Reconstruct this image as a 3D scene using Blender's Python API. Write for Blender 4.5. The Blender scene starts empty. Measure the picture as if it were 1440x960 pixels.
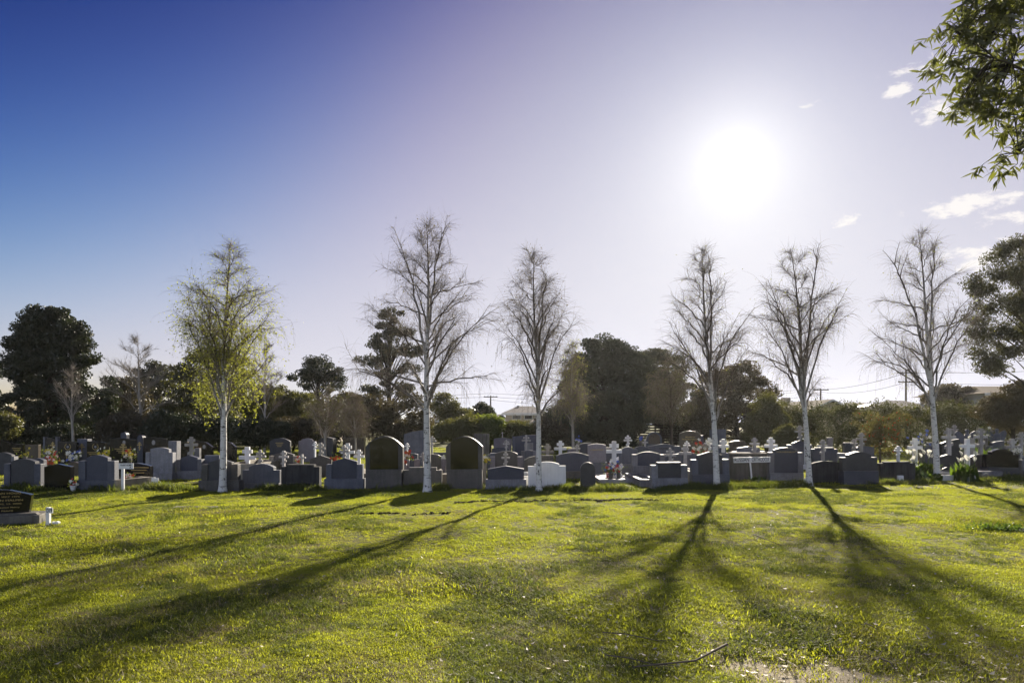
import bpy, bmesh, math, random
import numpy as np
from mathutils import Vector, Matrix, Quaternion
R = math.radians
random.seed(7); rng = np.random.default_rng(7)
sc = bpy.context.scene
col = sc.collection

# ------------------------------------------------------------------ camera, sky, sun, exposure
EYE, F, HOR, CX = 1.7, 960.0, 592.0, 720.0      # eye height (m), focal length / horizon / centre in photo pixels
cam_d = bpy.data.cameras.new('camera'); cam = bpy.data.objects.new('camera', cam_d); col.objects.link(cam)
cam.location = (0, 0, EYE); cam.rotation_euler = (R(90), 0, 0)
cam_d.sensor_width = 36; cam_d.lens = 24; cam_d.shift_y = 112/1440; cam_d.clip_start = 0.05; cam_d.clip_end = 3000
sc.camera = cam
SUN = Vector((315, 960, 367)).normalized()
SUN_EL = math.asin(SUN.z); SUN_AZ = math.atan2(SUN.x, SUN.y)
sc.view_settings.view_transform = 'Standard'; sc.view_settings.look = 'None'
sc.view_settings.exposure = 1.4; sc.view_settings.gamma = 1.0; sc.view_settings.use_curve_mapping = False
sc.render.engine = 'CYCLES'
cy = sc.cycles
cy.max_bounces = 6; cy.diffuse_bounces = 3; cy.glossy_bounces = 3; cy.transmission_bounces = 3; cy.transparent_max_bounces = 4
cy.use_denoising = True; cy.sample_clamp_indirect = 6.0

world = bpy.data.worlds.new('World'); sc.world = world; world.use_nodes = True
def build_world():
    nt = world.node_tree; nt.nodes.clear(); N = nt.nodes; L = nt.links
    def nd(t, **k):
        n = N.new(t)
        for a, b in k.items(): setattr(n, a, b)
        return n
    def mth(op, a, b=None, clamp=False):
        n = nd('ShaderNodeMath', operation=op); n.use_clamp = clamp
        for i, v in enumerate((a, b)):
            if v is None: continue
            if isinstance(v, (int, float)): n.inputs[i].default_value = v
            else: L.new(v, n.inputs[i])
        return n.outputs[0]
    out = nd('ShaderNodeOutputWorld'); bg = nd('ShaderNodeBackground'); L.new(bg.outputs[0], out.inputs[0])
    bg.inputs[1].default_value = 0.1
    sky = nd('ShaderNodeTexSky', sky_type='NISHITA'); sky.sun_disc = False
    sky.sun_elevation = SUN_EL; sky.sun_rotation = SUN_AZ; sky.air_density = 1.0; sky.dust_density = 1.0; sky.ozone_density = 2.5
    tc = nd('ShaderNodeTexCoord'); dot = nd('ShaderNodeVectorMath', operation='DOT_PRODUCT')
    nrm = nd('ShaderNodeVectorMath', operation='NORMALIZE'); L.new(tc.outputs['Generated'], nrm.inputs[0])
    L.new(nrm.outputs[0], dot.inputs[0]); dot.inputs[1].default_value = SUN
    ang = mth('MULTIPLY', mth('ARCCOSINE', mth('MINIMUM', dot.outputs['Value'], 0.999999)), 180/math.pi)
    # response of the sky colour: deep overhead, soft shoulder round the sun
    sep = nd('ShaderNodeSeparateXYZ'); L.new(nrm.outputs[0], sep.inputs[0])
    el = mth('MULTIPLY', mth('ARCSINE', mth('MINIMUM', mth('MAXIMUM', sep.outputs[2], 0.0), 1.0)), 180/math.pi)
    srgb = nd('ShaderNodeSeparateColor'); L.new(sky.outputs[0], srgb.inputs[0]); crgb = nd('ShaderNodeCombineColor')
    for ch, (A, p, Bk, E) in enumerate(SKY_CURVE):
        gp = mth('POWER', mth('MULTIPLY', srgb.outputs[ch], 0.1/Bk), p)
        v = mth('MULTIPLY', mth('DIVIDE', gp, mth('ADD', gp, 1.0)), A*SKY_GAIN)
        dk = mth('POWER', 2.718282, mth('MULTIPLY', mth('POWER', mth('DIVIDE', mth('MINIMUM', el, 33.0), E), 2.0), -1.0))
        L.new(mth('MULTIPLY', v, dk), crgb.inputs[ch])
    cur = crgb.outputs[0]
    for (amp, wid, pw, c) in AUREOLE:          # forward-scattering aureole of a slightly hazy sky round the sun
        e = mth('MULTIPLY', mth('POWER', 2.718282, mth('MULTIPLY', mth('POWER', mth('DIVIDE', ang, wid), pw), -1.0)), amp)
        mx = nd('ShaderNodeMix', data_type='RGBA', blend_type='ADD'); mx.inputs[0].default_value = 1
        sc_ = nd('ShaderNodeVectorMath', operation='SCALE'); sc_.inputs[0].default_value = c; L.new(e, sc_.inputs['Scale'])
        L.new(cur, mx.inputs[6]); L.new(sc_.outputs[0], mx.inputs[7]); cur = mx.outputs[2]
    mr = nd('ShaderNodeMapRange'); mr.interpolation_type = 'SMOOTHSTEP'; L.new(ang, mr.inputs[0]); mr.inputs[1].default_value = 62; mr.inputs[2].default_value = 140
    sc_ = nd('ShaderNodeVectorMath', operation='SCALE'); sc_.inputs[0].default_value = tuple(c*SKY_GAIN for c in ANTISOLAR_FILL); L.new(mr.outputs[0], sc_.inputs['Scale'])
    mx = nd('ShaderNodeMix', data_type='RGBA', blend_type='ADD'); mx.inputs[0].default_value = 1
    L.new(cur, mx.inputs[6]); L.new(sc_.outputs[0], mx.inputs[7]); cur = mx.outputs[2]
    h = mth('POWER', 2.718282, mth('DIVIDE', el, -4.5))      # pale haze low over the horizon, all the way round
    sc_ = nd('ShaderNodeVectorMath', operation='SCALE'); sc_.inputs[0].default_value = (.03*SKY_GAIN, .06*SKY_GAIN, .17*SKY_GAIN); L.new(h, sc_.inputs['Scale'])
    mx = nd('ShaderNodeMix', data_type='RGBA', blend_type='ADD'); mx.inputs[0].default_value = 1
    L.new(cur, mx.inputs[6]); L.new(sc_.outputs[0], mx.inputs[7]); cur = mx.outputs[2]
    # small fair-weather clouds
    tot = None
    for (px, py, wx, wy, a) in CLOUDS:
        dv = Vector((px-CX, F, HOR-py)).normalized()
        right = Vector((dv.y, -dv.x, 0)).normalized(); up = right.cross(dv)
        d1 = nd('ShaderNodeVectorMath', operation='DOT_PRODUCT'); L.new(nrm.outputs[0], d1.inputs[0]); d1.inputs[1].default_value = right
        d2 = nd('ShaderNodeVectorMath', operation='DOT_PRODUCT'); L.new(nrm.outputs[0], d2.inputs[0]); d2.inputs[1].default_value = up
        d3 = nd('ShaderNodeVectorMath', operation='DOT_PRODUCT'); L.new(nrm.outputs[0], d3.inputs[0]); d3.inputs[1].default_value = dv
        q = mth('ADD', mth('POWER', mth('ABSOLUTE', mth('DIVIDE', d1.outputs['Value'], wx/1000)), 2.0), mth('POWER', mth('ABSOLUTE', mth('DIVIDE', d2.outputs['Value'], wy/1000)), 2.0))
        m = mth('MULTIPLY', mth('MULTIPLY', mth('POWER', 2.718282, mth('MULTIPLY', q, -1.0)), a), mth('GREATER_THAN', d3.outputs['Value'], 0.0))
        tot = m if tot is None else mth('MAXIMUM', tot, m)
    mp = nd('ShaderNodeMapping'); mp.inputs['Scale'].default_value = (1, 1, 2.2); L.new(nrm.outputs[0], mp.inputs[0])
    nz = nd('ShaderNodeTexNoise'); nz.inputs['Scale'].default_value = 34; nz.inputs['Detail'].default_value = 7; nz.inputs['Roughness'].default_value = 0.62
    L.new(mp.outputs[0], nz.inputs['Vector'])
    mr = nd('ShaderNodeMapRange'); mr.interpolation_type = 'SMOOTHSTEP'; L.new(mth('ADD', mth('MULTIPLY', tot, 0.75), mth('MULTIPLY', mth('SUBTRACT', nz.outputs[0], 0.5), 1.9)), mr.inputs[0])
    mr.inputs[1].default_value = 0.36; mr.inputs[2].default_value = 0.72; mr.inputs[3].default_value = 0; mr.inputs[4].default_value = 0.85
    mx = nd('ShaderNodeMix', data_type='RGBA'); L.new(mth('MULTIPLY', mr.outputs[0], mth('MINIMUM', mth('MULTIPLY', tot, 3.0), 1.0)), mx.inputs[0]); L.new(cur, mx.inputs[6]); mx.inputs[7].default_value = CLOUD_COL
    L.new(mx.outputs[2], bg.inputs[0])
EXPOSURE = 1.4
SKY_GAIN = 10/2**EXPOSURE
SKY_CURVE = [(.735, 3.7, .325, 32), (.73, 3.7, .393, 33), (.80, 4.1, .420, 44)]
ANTISOLAR_FILL = (.42, .455, .54)     # extra sky brightness added behind the camera to lift the shaded faces
AUREOLE = [(0.48*SKY_GAIN, 7.8, 1.2, (1, .985, .80)), (0.30*SKY_GAIN, 2.0, 1.0, (1, .98, .92))]
CLOUDS = [(1314, 157, 22, 13, 1.0), (1262, 128, 20, 9, .9), (1290, 95, 36, 8, .75), (1360, 288, 52, 15, 1.0), (1420, 305, 46, 9, .9), (1190, 315, 26, 15, .85), (1375, 358, 56, 22, .9), (1130, 145, 20, 7, .5)]
CLOUD_COL = (1.0*SKY_GAIN, 0.96*SKY_GAIN, 0.93*SKY_GAIN, 1)
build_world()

sun_d = bpy.data.lights.new('sun', 'SUN'); sun_d.energy = 5.0; sun_d.angle = R(0.8); sun_d.color = (1.0, 0.90, 0.74)
sun = bpy.data.objects.new('sun', sun_d); col.objects.link(sun)
sun.rotation_euler = (-SUN).to_track_quat('-Z', 'Y').to_euler(); sun.location = (60, 180, 70)

# ------------------------------------------------------------------ helpers
def X(px, d): return (px-CX)/F*d
def Z(py, d): return EYE + (HOR-py)/F*d
def D(py): return EYE*F/(py-HOR)
def P(px, py, d): return Vector((X(px, d), d, Z(py, d)))

class MB:
    """collects vertices and faces of one mesh"""
    def __init__(s): s.v = []; s.f = []; s.a = []
    def face(s, pts):
        n = len(s.v); s.v += [tuple(p) for p in pts]; s.f.append(tuple(range(n, n+len(pts))))
    def box(s, x0, x1, y0, y1, z0, z1):
        n = len(s.v)
        s.v += [(x0,y0,z0),(x1,y0,z0),(x1,y1,z0),(x0,y1,z0),(x0,y0,z1),(x1,y0,z1),(x1,y1,z1),(x0,y1,z1)]
        s.f += [(n+3,n+2,n+1,n),(n+4,n+5,n+6,n+7),(n,n+1,n+5,n+4),(n+1,n+2,n+6,n+5),(n+2,n+3,n+7,n+6),(n+3,n,n+4,n+7)]
        return s
    def prism(s, prof, y0, y1):
        """profile in x,z (counter-clockwise from the front), extruded from y0 to y1"""
        n = len(s.v); k = len(prof)
        s.v += [(x, y0, z) for x, z in prof] + [(x, y1, z) for x, z in prof]
        s.f.append(tuple(range(n, n+k))); s.f.append(tuple(reversed(range(n+k, n+2*k))))
        for i in range(k):
            j = (i+1) % k; s.f.append((n+j, n+i, n+k+i, n+k+j))
        return s
    def tube(s, pts, rads, sides=5, cap=True):
        m = len(pts); n = len(s.v)
        if m < 2: return s
        t0 = (Vector(pts[1])-Vector(pts[0])).normalized()
        a = t0.orthogonal().normalized()
        for i in range(m):
            p = Vector(pts[i]); t = (Vector(pts[min(i+1, m-1)])-Vector(pts[max(i-1, 0)]))
            if t.length < 1e-9: t = t0
            t.normalize(); a = (a - t*a.dot(t))
            if a.length < 1e-6: a = t.orthogonal()
            a.normalize(); b = t.cross(a); r = rads[i]
            for k in range(sides):
                c = 2*math.pi*k/sides; q = p + a*(math.cos(c)*r) + b*(math.sin(c)*r); s.v.append((q.x, q.y, q.z)); s.a.append(r)
        for i in range(m-1):
            for k in range(sides):
                k2 = (k+1) % sides
                s.f.append((n+i*sides+k, n+i*sides+k2, n+(i+1)*sides+k2, n+(i+1)*sides+k))
        if cap: s.f.append(tuple(n+(m-1)*sides+k for k in range(sides)))
        return s
    def lathe(s, prof, seg=12, cx=0, cy_=0):
        n = len(s.v); k = len(prof)
        for r, z in prof:
            for i in range(seg):
                c = 2*math.pi*i/seg; s.v.append((cx+r*math.cos(c), cy_+r*math.sin(c), z))
        for j in range(k-1):
            for i in range(seg):
                i2 = (i+1) % seg; s.f.append((n+j*seg+i, n+j*seg+i2, n+(j+1)*seg+i2, n+(j+1)*seg+i))
        s.f.append(tuple(n+(k-1)*seg+i for i in range(seg)))
        return s
    def mesh(s, name, bevel=0, smooth=False):
        me = bpy.data.meshes.new(name); me.from_pydata(s.v, [], s.f); me.update()
        if s.a and len(s.a) == len(s.v):
            at = me.attributes.new('thick', 'FLOAT', 'POINT'); at.data.foreach_set('value', s.a)
        if bevel:
            bm = bmesh.new(); bm.from_mesh(me)
            es = [e for e in bm.edges if len(e.link_faces) == 2 and e.calc_face_angle(0) > 0.6]
            bmesh.ops.bevel(bm, geom=es, offset=bevel, segments=2, profile=0.6, affect='EDGES', clamp_overlap=True)
            bm.to_mesh(me); bm.free()
        if smooth: me.polygons.foreach_set('use_smooth', [True]*len(me.polygons))
        return me
    def build(s, name, mat, parent=None, bevel=0, smooth=False, kind=None):
        return link(name, s.mesh(name, bevel, smooth), mat, parent, kind)

def link(name, me, mat, parent=None, kind=None):
    o = bpy.data.objects.new(name, me); col.objects.link(o)
    if mat and not me.materials: me.materials.append(mat)
    if parent: o.parent = parent
    if kind: o['kind'] = kind
    return o
def tag(o, label, cat, group=None):
    o['label'] = label; o['category'] = cat
    if group: o['group'] = group
    return o
def thing(name, label, cat, loc=(0, 0, 0), rz=0, group=None):
    o = bpy.data.objects.new(name, None); col.objects.link(o); o.empty_display_size = 0.2
    o.location = loc; o.rotation_euler = (0, 0, rz)
    return tag(o, label, cat, group)

# ------------------------------------------------------------------ materials
def new_mat(name):
    m = bpy.data.materials.new(name); m.use_nodes = True; nt = m.node_tree; nt.nodes.clear()
    out = nt.nodes.new('ShaderNodeOutputMaterial'); return m, nt, out
class NT:
    def __init__(s, nt): s.nt = nt; s.N = nt.nodes; s.L = nt.links
    def nd(s, t, **k):
        n = s.N.new(t)
        for a, b in k.items(): setattr(n, a, b)
        return n
    def coord(s, kind='Object'): return s.nd('ShaderNodeTexCoord').outputs[kind]
    def noise(s, vec, scale, detail=4, rough=0.55, sc=None):
        if sc:
            mp = s.nd('ShaderNodeMapping'); mp.inputs['Scale'].default_value = sc; s.L.new(vec, mp.inputs[0]); vec = mp.outputs[0]
        n = s.nd('ShaderNodeTexNoise'); n.inputs['Scale'].default_value = scale; n.inputs['Detail'].default_value = detail; n.inputs['Roughness'].default_value = rough
        s.L.new(vec, n.inputs['Vector']); return n.outputs[0]
    def ramp(s, fac, stops):
        r = s.nd('ShaderNodeValToRGB'); e = r.color_ramp.elements
        while len(e) > 1: e.remove(e[-1])
        e[0].position = stops[0][0]; e[0].color = (*stops[0][1], 1)
        for p, c in stops[1:]:
            x = e.new(p); x.color = (*c, 1)
        s.L.new(fac, r.inputs[0]); return r.outputs[0]
    def rng(s, v, a, b, c, d):
        m = s.nd('ShaderNodeMapRange'); s.L.new(v, m.inputs[0])
        for i, q in enumerate((a, b, c, d)): m.inputs[i+1].default_value = q
        return m.outputs[0]
    def mix(s, fac, a, b, mode='MIX'):
        m = s.nd('ShaderNodeMix', data_type='RGBA', blend_type=mode)
        for sock, v in ((m.inputs[0], fac), (m.inputs[6], a), (m.inputs[7], b)):
            if isinstance(v, (int, float)): sock.default_value = v
            elif isinstance(v, tuple): sock.default_value = (*v, 1) if len(v) == 3 else v
            else: s.L.new(v, sock)
        return m.outputs[2]
    def math(s, op, a, b=None):
        n = s.nd('ShaderNodeMath', operation=op)
        for i, v in enumerate((a, b)):
            if v is None: continue
            if isinstance(v, (int, float)): n.inputs[i].default_value = v
            else: s.L.new(v, n.inputs[i])
        return n.outputs[0]
    def bump(s, h, strength, dist=0.01):
        b = s.nd('ShaderNodeBump'); b.inputs['Strength'].default_value = strength; b.inputs['Distance'].default_value = dist
        s.L.new(h, b.inputs['Height']); return b.outputs[0]
    def princ(s, colr, rough, normal=None, spec=0.5, metal=0.0):
        b = s.nd('ShaderNodeBsdfPrincipled')
        for key, v in (('Base Color', colr), ('Roughness', rough), ('Metallic', metal), ('Specular IOR Level', spec)):
            if isinstance(v, tuple): b.inputs[key].default_value = (*v, 1)
            elif isinstance(v, (int, float)): b.inputs[key].default_value = v
            else: s.L.new(v, b.inputs[key])
        if normal: s.L.new(normal, b.inputs['Normal'])
        return b.outputs[0]

def stone_mat(name, base, speck=0.35, stain=0.35, rough=0.6, streak=0.0, bump=0.25, spec=0.4, lichen=0.0):
    m, nt, out = new_mat(name); t = NT(nt); c = t.coord()
    ob = t.nd('ShaderNodeObjectInfo')
    ad = t.nd('ShaderNodeVectorMath', operation='ADD'); t.L.new(c, ad.inputs[0])
    mu = t.nd('ShaderNodeVectorMath', operation='SCALE'); mu.inputs[0].default_value = (37, 91, 53); t.L.new(ob.outputs['Random'], mu.inputs['Scale']); t.L.new(mu.outputs[0], ad.inputs[1])
    c = ad.outputs[0]
    fine = t.noise(c, 130, 2, 0.8); mid = t.noise(c, 4.5, 6, 0.62)
    a = tuple(x*(1-speck) for x in base); b = tuple(min(1, x*(1+speck)) for x in base)
    cl = t.ramp(fine, [(0.34, a), (0.66, b)])
    cl = t.mix(t.rng(mid, 0.42, 0.72, 0, stain), cl, tuple(x*0.35 for x in base))
    if streak:
        st = t.noise(c, 1.0, 5, 0.6, sc=(16, 16, 0.9))
        cl = t.mix(t.rng(st, 0.45, 0.7, 0, streak), cl, tuple(x*0.22 for x in base))
    if lichen:
        li = t.noise(c, 9, 5, 0.7)
        cl = t.mix(t.rng(li, 0.6, 0.7, 0, lichen), cl, (0.30, 0.27, 0.16))
    vr = t.rng(ob.outputs['Random'], 0, 1, 0.78, 1.2)
    mm = t.nd('ShaderNodeVectorMath', operation='SCALE'); t.L.new(cl, mm.inputs[0]); t.L.new(vr, mm.inputs['Scale'])
    rg = t.rng(mid, 0.3, 0.7, max(0.03, rough-0.08), min(1, rough+0.12))
    t.L.new(t.princ(mm.outputs[0], rg, t.bump(fine, bump, 0.004) if bump else None, spec), out.inputs[0])
    return m
M = {}
M['blue'] = stone_mat('granite_blue_grey', (0.105, 0.112, 0.145), 0.5, 0.45, 0.55, 0.35)
M['grey'] = stone_mat('granite_grey', (0.17, 0.17, 0.195), 0.5, 0.5, 0.6, 0.35, lichen=0.3)
M['pale'] = stone_mat('granite_pale', (0.27, 0.27, 0.30), 0.45, 0.45, 0.62, 0.3, lichen=0.25)
M['pink'] = stone_mat('granite_mauve', (0.19, 0.172, 0.195), 0.45, 0.25, 0.55)
M['dark'] = stone_mat('granite_dark', (0.044, 0.044, 0.050), 0.5, 0.3, 0.5)
M['darkblue'] = stone_mat('granite_dark_blue', (0.052, 0.056, 0.080), 0.5, 0.25, 0.5)
M['black'] = stone_mat('polished_black_granite', (0.008, 0.008, 0.009), 0.6, 0.2, 0.13, bump=0, spec=0.35)
M['mirror'] = stone_mat('mirror_black_granite', (0.006, 0.006, 0.006), 0.5, 0.1, 0.03, bump=0, spec=0.9)
M['concrete'] = stone_mat('weathered_concrete', (0.15, 0.14, 0.125), 0.25, 0.5, 0.85, 0.6, 0.5, 0.25, 0.25)
M['concdark'] = stone_mat('black_stained_concrete', (0.045, 0.044, 0.046), 0.3, 0.5, 0.85, 0.75, 0.5, 0.25)
M['sand'] = stone_mat('pale_concrete_kerb', (0.30, 0.27, 0.23), 0.22, 0.45, 0.85, 0.3, 0.5, 0.25, 0.2)
M['white'] = stone_mat('white_painted_stone', (0.72, 0.72, 0.74), 0.05, 0.18, 0.6, 0.12, 0.15)
M['marble'] = stone_mat('white_marble', (0.74, 0.73, 0.70), 0.05, 0.25, 0.45, 0.15, 0.1)
M['brown'] = stone_mat('brown_granite', (0.075, 0.058, 0.042), 0.45, 0.3, 0.3, bump=0.1)
M['greybrown'] = stone_mat('grey_brown_granite', (0.085, 0.078, 0.074), 0.5, 0.5, 0.5, 0.35)
M['greycross'] = stone_mat('grey_cement_cross', (0.40, 0.385, 0.38), 0.2, 0.5, 0.8, 0.4, 0.4, 0.25, 0.4)

def plain(name, c, rough=0.6, metal=0.0, var=0.2, scale=12, spec=0.4):
    m, nt, out = new_mat(name); t = NT(nt); n = t.noise(t.coord(), scale, 5, 0.65)
    cl = t.mix(t.rng(n, 0.35, 0.7, 0, 1), c, tuple(x*(1-var) for x in c))
    t.L.new(t.princ(cl, rough, t.bump(n, 0.15, 0.004), spec, metal), out.inputs[0]); return m
M['gold'] = plain('gold_paint', (0.42, 0.31, 0.12), 0.45, 0.3)
M['whitepaint'] = plain('white_sign_paint', (0.78, 0.78, 0.78), 0.5, 0, 0.12, 20)
M['blackpaint'] = plain('black_sign_paint', (0.012, 0.012, 0.012), 0.5)
M['soil'] = plain('dark_soil', (0.05, 0.037, 0.024), 0.95, 0, 0.5, 25, 0.1)
M['stick'] = plain('dry_stick_bark', (0.16, 0.13, 0.10), 0.85, 0, 0.4, 30, 0.2)
M['timber'] = plain('dark_weathered_timber', (0.055, 0.045, 0.036), 0.85, 0, 0.4, 8, 0.2)
M['pole'] = plain('grey_timber_pole', (0.09, 0.075, 0.06), 0.85, 0, 0.3, 8, 0.2)
M['wire'] = plain('black_cable', (0.02, 0.02, 0.02), 0.6)
M['wall_white'] = plain('white_render_wall', (0.62, 0.60, 0.58), 0.8, 0, 0.12, 2)
M['wall_cream'] = plain('cream_brick_wall', (0.42, 0.36, 0.28), 0.85, 0, 0.2, 3)
M['roof_grey'] = plain('grey_tile_roof', (0.16, 0.15, 0.16), 0.95, 0, 0.3, 6, 0.04)
M['roof_brown'] = plain('brown_tile_roof', (0.11, 0.085, 0.07), 0.95, 0, 0.3, 6, 0.04)
M['roof_metal'] = plain('pale_metal_roof', (0.42, 0.44, 0.48), 0.45, 0.0, 0.1, 3)
M['fascia'] = plain('white_fascia', (0.70, 0.68, 0.64), 0.6, 0, 0.1, 4)
M['windowglass'] = plain('dark_window_glass', (0.02, 0.022, 0.026), 0.06, 0, 0.1, 1, 0.6)
M['red'] = plain('red_petals', (0.55, 0.045, 0.02), 0.6)
M['yellow'] = plain('yellow_petals', (0.65, 0.5, 0.04), 0.6)
M['petalwhite'] = plain('white_petals', (0.78, 0.76, 0.68), 0.6, 0, 0.1)
M['petalblue'] = plain('blue_petals', (0.10, 0.16, 0.55), 0.6)

def leaf_mat(name, ca, cb, trans=0.5, tr_boost=1.6, patch=0.6, cdry=None, dry=0.0, world=False, rough=0.55, gloss=0.06, tint=(1.0, 1.0, 0.5)):
    """thin leaf: diffuse + translucent, colour varies from leaf to leaf and in patches"""
    m, nt, out = new_mat(name); t = NT(nt)
    g = t.nd('ShaderNodeNewGeometry')
    n = t.noise(g.outputs['Position'], patch, 4, 0.6)
    rnd = g.outputs['Random Per Island']
    f = t.math('ADD', t.math('MULTIPLY', t.rng(n, 0.3, 0.7, 0, 1), 0.6), t.math('MULTIPLY', rnd, 0.4))
    cl = t.mix(f, ca, cb)
    if cdry:
        n2 = t.noise(g.outputs['Position'], patch*2.1, 5, 0.7)
        k = t.math('MULTIPLY', t.rng(n2, 0.52, 0.68, 0.06, 1), dry)
        k = t.math('MULTIPLY', k, t.rng(rnd, 0, 1, 0.2, 1.5))
        cl = t.mix(t.math('MINIMUM', k, 1.0), cl, cdry)
    d = t.nd('ShaderNodeBsdfDiffuse'); t.L.new(cl, d.inputs[0])
    tr = t.nd('ShaderNodeBsdfTranslucent')
    sc_ = t.nd('ShaderNodeVectorMath', operation='MULTIPLY'); t.L.new(cl, sc_.inputs[0]); sc_.inputs[1].default_value = tuple(tr_boost*q for q in tint)
    t.L.new(sc_.outputs[0], tr.inputs[0])
    mx = t.nd('ShaderNodeMixShader'); mx.inputs[0].default_value = trans; t.L.new(d.outputs[0], mx.inputs[1]); t.L.new(tr.outputs[0], mx.inputs[2])
    gl = t.nd('ShaderNodeBsdfGlossy'); gl.inputs['Roughness'].default_value = rough; gl.inputs[0].default_value = (1, 1, 1, 1)
    m2 = t.nd('ShaderNodeMixShader'); m2.inputs[0].default_value = gloss; t.L.new(mx.outputs[0], m2.inputs[1]); t.L.new(gl.outputs[0], m2.inputs[2])
    t.L.new(m2.outputs[0], out.inputs[0]); return m
M['grass'] = leaf_mat('lawn_blades', (0.165, 0.198, 0.022), (0.290, 0.295, 0.034), 0.56, 2.2, 0.55, (0.17, 0.135, 0.06), 0.55, gloss=0.03)
M['longgrass'] = leaf_mat('long_grass_blades', (0.055, 0.078, 0.014), (0.105, 0.125, 0.022), 0.5, 2.0, 0.8, (0.16, 0.13, 0.07), 0.5, gloss=0.03)
M['straw'] = leaf_mat('dry_straw', (0.26, 0.21, 0.12), (0.42, 0.36, 0.25), 0.3, 1.2, 0.8, gloss=0.03)
M['lf_dark'] = leaf_mat('dark_evergreen_leaves', (0.014, 0.020, 0.007), (0.032, 0.042, 0.010), 0.25, 1.2, 0.9)
M['lf_grey'] = leaf_mat('grey_green_leaves', (0.040, 0.043, 0.028), (0.075, 0.075, 0.045), 0.3, 1.2, 0.9)
M['lf_olive'] = leaf_mat('olive_leaves', (0.055, 0.06, 0.018), (0.11, 0.105, 0.030), 0.42, 1.5, 0.9)
M['lf_hedge'] = leaf_mat('hedge_leaves', (0.030, 0.036, 0.012), (0.080, 0.080, 0.022), 0.4, 1.5, 0.7)
M['lf_green'] = leaf_mat('fresh_green_leaves', (0.060, 0.085, 0.014), (0.11, 0.13, 0.018), 0.5, 1.8, 0.7)
M['lf_brown'] = leaf_mat('brownish_leaves', (0.045, 0.036, 0.020), (0.085, 0.068, 0.034), 0.35, 1.3, 0.9)
M['lf_birch'] = leaf_mat('young_birch_leaves', (0.13, 0.145, 0.026), (0.22, 0.225, 0.036), 0.55, 2.1, 2.0)
M['lf_birch_brown'] = leaf_mat('birch_catkins', (0.09, 0.075, 0.03), (0.16, 0.13, 0.04), 0.4, 1.5, 2.0)
M['lf_gum'] = leaf_mat('eucalyptus_leaves', (0.034, 0.040, 0.014), (0.095, 0.102, 0.026), 0.5, 2.1, 3.0, rough=0.5, gloss=0.035)
M['lf_gumfar'] = leaf_mat('dull_gum_leaves', (0.030, 0.032, 0.014), (0.070, 0.068, 0.026), 0.38, 1.6, 1.5)
M['lf_shrub'] = leaf_mat('reddish_olive_leaves', (0.062, 0.060, 0.022), (0.115, 0.098, 0.040), 0.45, 1.6, 1.5)
M['lf_lily'] = leaf_mat('broad_glossy_leaves', (0.035, 0.065, 0.012), (0.08, 0.12, 0.016), 0.5, 2.2, 3.0, rough=0.35, gloss=0.06)
M['lily'] = leaf_mat('white_spathes', (0.70, 0.69, 0.60), (0.80, 0.78, 0.72), 0.35, 1.0, 3.0, tint=(1, 1, .95))
M['litter'] = leaf_mat('pale_leaf_litter', (0.38, 0.33, 0.26), (0.66, 0.60, 0.52), 0.2, 1.0, 3.0, tint=(1, 1, .9))

def bark_mat():
    m, nt, out = new_mat('white_birch_bark'); t = NT(nt); c = t.coord()
    ob = t.nd('ShaderNodeObjectInfo')
    ad = t.nd('ShaderNodeVectorMath', operation='ADD'); t.L.new(c, ad.inputs[0])
    mu = t.nd('ShaderNodeVectorMath', operation='SCALE'); mu.inputs[0].default_value = (7, 3, 11); t.L.new(ob.outputs['Random'], mu.inputs['Scale']); t.L.new(mu.outputs[0], ad.inputs[1]); c = ad.outputs[0]
    marks = t.noise(c, 1.0, 4, 0.6, sc=(6, 6, 34)); big = t.noise(c, 1.0, 3, 0.6, sc=(9, 9, 7)); fine = t.noise(c, 60, 3, 0.6)
    cl = t.mix(t.rng(fine, 0.3, 0.7, 0, 1), (0.56, 0.54, 0.52), (0.72, 0.71, 0.70))
    cl = t.mix(t.rng(marks, 0.575, 0.63, 0, 0.9), cl, (0.06, 0.05, 0.045))
    cl = t.mix(t.rng(big, 0.60, 0.66, 0, 0.92), cl, (0.035, 0.03, 0.028))
    th = t.nd('ShaderNodeAttribute', attribute_name='thick').outputs['Fac']
    cl = t.mix(t.rng(th, 0.016, 0.046, 1, 0), cl, (0.075, 0.058, 0.046))
    t.L.new(t.princ(cl, 0.7, t.bump(marks, 0.35, 0.01), 0.3), out.inputs[0]); return m
M['birch'] = bark_mat()
def bark_plain(name, thick_c, thin_c, r0=0.01, r1=0.05):
    m, nt, out = new_mat(name); t = NT(nt); c = t.coord()
    n = t.noise(c, 1.0, 5, 0.65, sc=(10, 10, 2.5))
    th = t.nd('ShaderNodeAttribute', attribute_name='thick').outputs['Fac']
    cl = t.mix(t.rng(th, r0, r1, 0, 1), thin_c, thick_c)
    cl = t.mix(t.rng(n, 0.4, 0.7, 0, 0.6), cl, tuple(x*0.4 for x in thick_c))
    t.L.new(t.princ(cl, 0.85, t.bump(n, 0.4, 0.02), 0.2), out.inputs[0]); return m
M['bark'] = bark_plain('grey_brown_bark', (0.12, 0.10, 0.08), (0.07, 0.058, 0.045))
M['bark_dark'] = bark_plain('dark_bark', (0.05, 0.042, 0.034), (0.035, 0.03, 0.024))
M['bark_pale'] = bark_plain('pale_bare_bark', (0.42, 0.38, 0.33), (0.30, 0.26, 0.22), 0.008, 0.03)
M['twig'] = bark_plain('thin_brown_twigs', (0.30, 0.25, 0.205), (0.25, 0.20, 0.155), 0.003, 0.012)

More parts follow.
